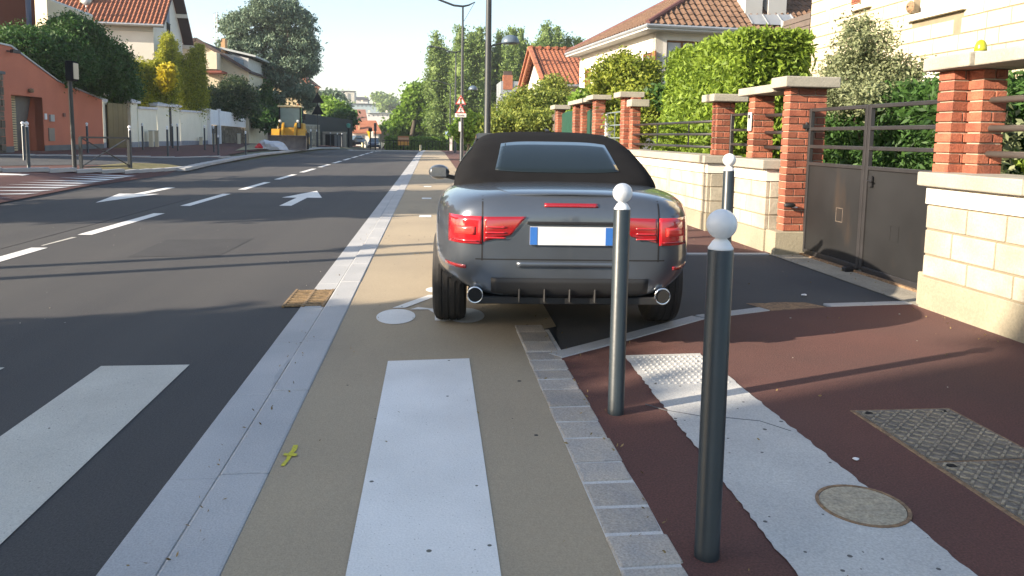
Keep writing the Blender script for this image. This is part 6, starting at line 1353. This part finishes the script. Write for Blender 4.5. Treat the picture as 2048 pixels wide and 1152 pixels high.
        # mirror
        mb = MB(); mb.lathe([(.01, -.06), (.07, -.045), (.085, 0), (.07, .05), (.02, .075)], (0, 0, 0), 16, 'Y'); mb.v = [(v[0]*1.25+s*1.01, v[1]+1.95, v[2]*.85+.99) for v in mb.v]; mr = mb.build('door_mirror', paint, t, False, True)
        g_ = MB().prism([(s*1.01-.075, 1.885, .95), (s*1.01+.075, 1.885, .95), (s*1.01+.07, 1.885, 1.035), (s*1.01-.07, 1.885, 1.035)], (0, .004, 0)).build('mirror_glass', chrome, t, False); g_.parent = mr
        MB().bar((s*.84, 1.97, .93), (s*.97, 1.95, .96), .04).build('mirror_stalk', blk, t, False)
        # wheels
        for y_ in (0, 2.75):
            xo = s*.925; xi = s*.68
            pr = [(.19, 0), (.29, .004), (.325, .022), (.337, .05), (.337, .07), (.331, .072), (.331, .080), (.338, .082), (.338, .118), (.331, .120), (.331, .128), (.338, .13), (.338, .168), (.331, .170), (.331, .178), (.337, .18), (.335, .205), (.318, .236), (.29, .245), (.19, .245)]
            wl = MB().lathe(pr, ((xi if s > 0 else xo), y_, .337), 48, 'X').build('tyre', ty, t, False)
            mb = MB(); cx = xo-s*.03
            mb.lathe([(.225, -.012), (.235, 0), (.235, .02), (.215, .02)], (cx, y_, .337), 32, 'X'); mb.lathe([(.06, -.01), (.06, .02)], (cx, y_, .337), 16, 'X')
            for k in range(10):
                a = k*math.pi/5; mb.bar((cx+.005, y_+.05*math.cos(a), .337+.05*math.sin(a)), (cx+.005, y_+.225*math.cos(a), .337+.225*math.sin(a)), .02, .03)
            rm = mb.build('rim', chrome, t, False); rm.parent = wl
            MB().lathe([(.10, 0), (.21, 0), (.21, .2), (.10, .2)], ((xi+.02 if s > 0 else xo+.04), y_, .337), 24, 'X').build('hub', dark_m, t, False).parent = wl
    MB().prism([(-.018, .95, 1.385), (.018, .95, 1.385), (.012, 1.12, 1.40), (-.012, 1.12, 1.40)], (0, 0, .012)).build('roof_seam', blk, t, False)
    for s in (-1, 1):
        for k in range(3): wrap(lambda u, v, s=s, k=k: (s*(.54-.13*u), .735+.032*k+.008*v), 8, 1, .013, 'lens_rib', lens, thick=.002)
        wrap(lambda u, v, s=s: (s*(.752-.17*u), .712+.010*v), 8, 1, .013, 'lens_rib', lens2, thick=.002)
    # lower valance and diffuser
    wrap(lambda u, v: (-.50+1.0*u, .37+.125*v), 24, 4, .004, 'diffuser', blk)
    mb = MB()
    for k in range(5): mb.box(-.32+k*.16-.006, -.32+k*.16+.006, -1.06, -.9, .345, .43)
    mb.box(-.60, .60, -1.00, -.7, .325, .372); mb.build('valance', blk, t, False, bevel=.01)
    wrap(lambda u, v: (-.60+1.2*u, .612-.008*v), 30, 1, .0015, 'bumper_seam', blk, thick=0)
    wrap(lambda u, v: (-.34+.68*u, .565+.03*v), 20, 2, .012, 'bumper_strip', paint)
    # licence plate, handle strip, high brake light
    wrap(lambda u, v: (-.295+.59*u, .675+.165*v), 20, 6, -.004, 'plate_recess', paint, thick=0)
    mb = MB(); mb.box(-.26, .26, -1.062, -1.052, .70, .81); pl_ = mb.build('licence_plate', M('plate_white', (.62, .64, .66), .45), t, False)
    for x in (-.26, .215): MB().box(x, x+.045, -1.0645, -1.0625, .702, .808).build('plate_band', M('plate_blue', (.03, .14, .45), .45), t, False).parent = pl_
    MB().box(-.28, .28, -1.060, -1.045, .822, .840).build('handle_strip', blk, t, False, bevel=.005)
    wrap(lambda u, v: (-.17+.34*u, .925+.022*v), 16, 2, .004, 'high_brake_light', lens2)
    # boot lip
    mb = MB(); n = 24; vs = []
    for i in range(n+1):
        x = -.62+1.24*i/n; y_ = -.955+.12*(abs(x)/.62)**2.5; z = .985-.03*(abs(x)/.62)**2
        vs += [(x, y_, z), (x, y_-.028, z+.018), (x, y_+.06, z+.016)]
    fs = [(i*3+k, i*3+(k+1) % 3, (i+1)*3+(k+1) % 3, (i+1)*3+k) for i in range(n) for k in range(3)]+[(0, 2, 1), (n*3, n*3+1, n*3+2)]; mb.add(vs, fs); mb.build('boot_lip', paint, t, False, True)
    # soft top
    def rs(y, w0, w1, z0, z1):
        h = [(w0, z0), (w0*.99, z0+(z1-z0)*.35), (w1*1.04, z0+(z1-z0)*.78), (w1*.90, z0+(z1-z0)*.95), (w1*.5, z1-.003), (0, z1)]
        return [(x, y, z) for x, z in h]+[(-x, y, z) for x, z in h[-2::-1]]
    T_ = [rs(-.18, .70, .62, .965, 1.03), rs(-.08, .76, .66, .965, 1.09), rs(.15, .79, .66, .96, 1.205), rs(.42, .80, .64, .95, 1.31), rs(.75, .80, .62, .94, 1.375), rs(1.15, .80, .62, .93, 1.395), rs(1.55, .80, .62, .92, 1.375), rs(1.75, .80, .61, .92, 1.33)]
    mb = MB(); n = len(T_[0]); mb.add([q for s in T_ for q in s], [(i*n+k, i*n+k+1, (i+1)*n+k+1, (i+1)*n+k) for i in range(len(T_)-1) for k in range(n-1)]+[tuple(range(n))[::-1], tuple((len(T_)-1)*n+k for k in range(n))])
    top = mb.build('soft_top', fab, t, False, True); s2 = top.modifiers.new('sub', 'SUBSURF'); s2.levels = 2; s2.render_levels = 2
    bpy.context.view_layer.update(); bt = BVHTree.FromObject(top, bpy.context.evaluated_depsgraph_get())
    def rw(u, v):
        x = (-1+2*u)*(.47-.05*v); e = abs(x)/.47; return x, 1.09+.215*v-.03*v*(e**4)+.012*(1-v)*(e**4)
    wrap(rw, 24, 8, .006, 'rear_window', gl, bt, thick=.004)
    for s in (-1, 1): wrap(lambda u, v, s=s: (.55+1.2*u-.2*v*(1-u)*0-.1*v*u, 1.0+.25*v), 14, 6, .006, 'side_window', gl, bt, (-s, 0, 0), thick=.004)
    W_ = [[(-.70, 2.42, .965), (.70, 2.42, .965)], [(-.60, 1.76, 1.345), (.60, 1.76, 1.345)]]
    MB().add([W_[0][0], W_[0][1], W_[1][1], W_[1][0]], [(0, 1, 2, 3)]).build('windscreen', gl, t, False)
    mb = MB(); mb.bar((-.72, 2.42, .96), (-.61, 1.74, 1.34), .05); mb.bar((.72, 2.42, .96), (.61, 1.74, 1.34), .05); mb.bar((-.62, 1.75, 1.345), (.62, 1.75, 1.345), .05); mb.build('windscreen_frame', paint, t, False)
    return t
convertible()

hz = bpy.data.materials.new('haze_air'); hz.use_nodes = True; hz.node_tree.nodes.clear()
pv = hz.node_tree.nodes.new('ShaderNodeVolumePrincipled'); pv.inputs['Color'].default_value = (.92, .95, 1, 1); pv.inputs['Density'].default_value = .0005; pv.inputs['Anisotropy'].default_value = .3
ho = hz.node_tree.nodes.new('ShaderNodeOutputMaterial'); hz.node_tree.links.new(pv.outputs[0], ho.inputs['Volume'])
o = MB().box(-410, 410, -205, 1505, -4, 60).build('haze', hz); props(o, 'faint evening haze filling the street', 'haze', kind='stuff')
# ------------------------------------------------------------------ unseen trees and a house on the left, added and shaped to cast shade
plant('shading_tree', 'broad tree out of view on the left, its crown shaped to shade the near ground', 'tree', (-12.5, .3, .4), [(-12.5, .3, 3.9, 1.9, 1.4, 1.4), (-12.2, 1.1, 4.2, 1.2, .8, .8), (-12.8, -1.15, 4.0, 1.3, 1.25, 1.35), (-12.6, -.2, 4.2, 1.2, .9, 1.0)], 760, 30, .22, .2, lime_l, .18, core=.8, shell=.6)
t = thing('shading_house', 'tall house out of view on the left, added to shade the near pavement', 'house', (-17, -10, .4)); MB().box(-22, -14, -20, -4.9, 0, 10.6).build('wall', cream_wall, t); MB().prism([(-22.3, -20.3, 10.601), (-13.7, -20.3, 10.601), (-18, -20.3, 11.6)], (0, 15.7, 0)).build('roof', tile_o, t)
plant('shading_tree', 'dense round tree out of view on the left, added to shade a band of road', 'tree', (-14, 11.0, .4), [(-14, 10.6, 5.2, 2.6, 2.0, 2.4), (-13.5, 12.4, 4.6, 1.8, 1.4, 1.8)], 700, 30, .3, .24, lime_l, .22, core=.8, shell=.6)
plant('shading_tree', 'smaller loose tree out of view on the left, added to shade the road farther on', 'tree', (-15.5, 17.5, .4), [(-15.5, 17.2, 5.0, 1.6, 1.3, 2.2), (-15.2, 19.5, 5.6, 1.4, 1.0, 1.6)], 380, 28, .28, .22, lime_l, .2, core=.7, shell=.5)
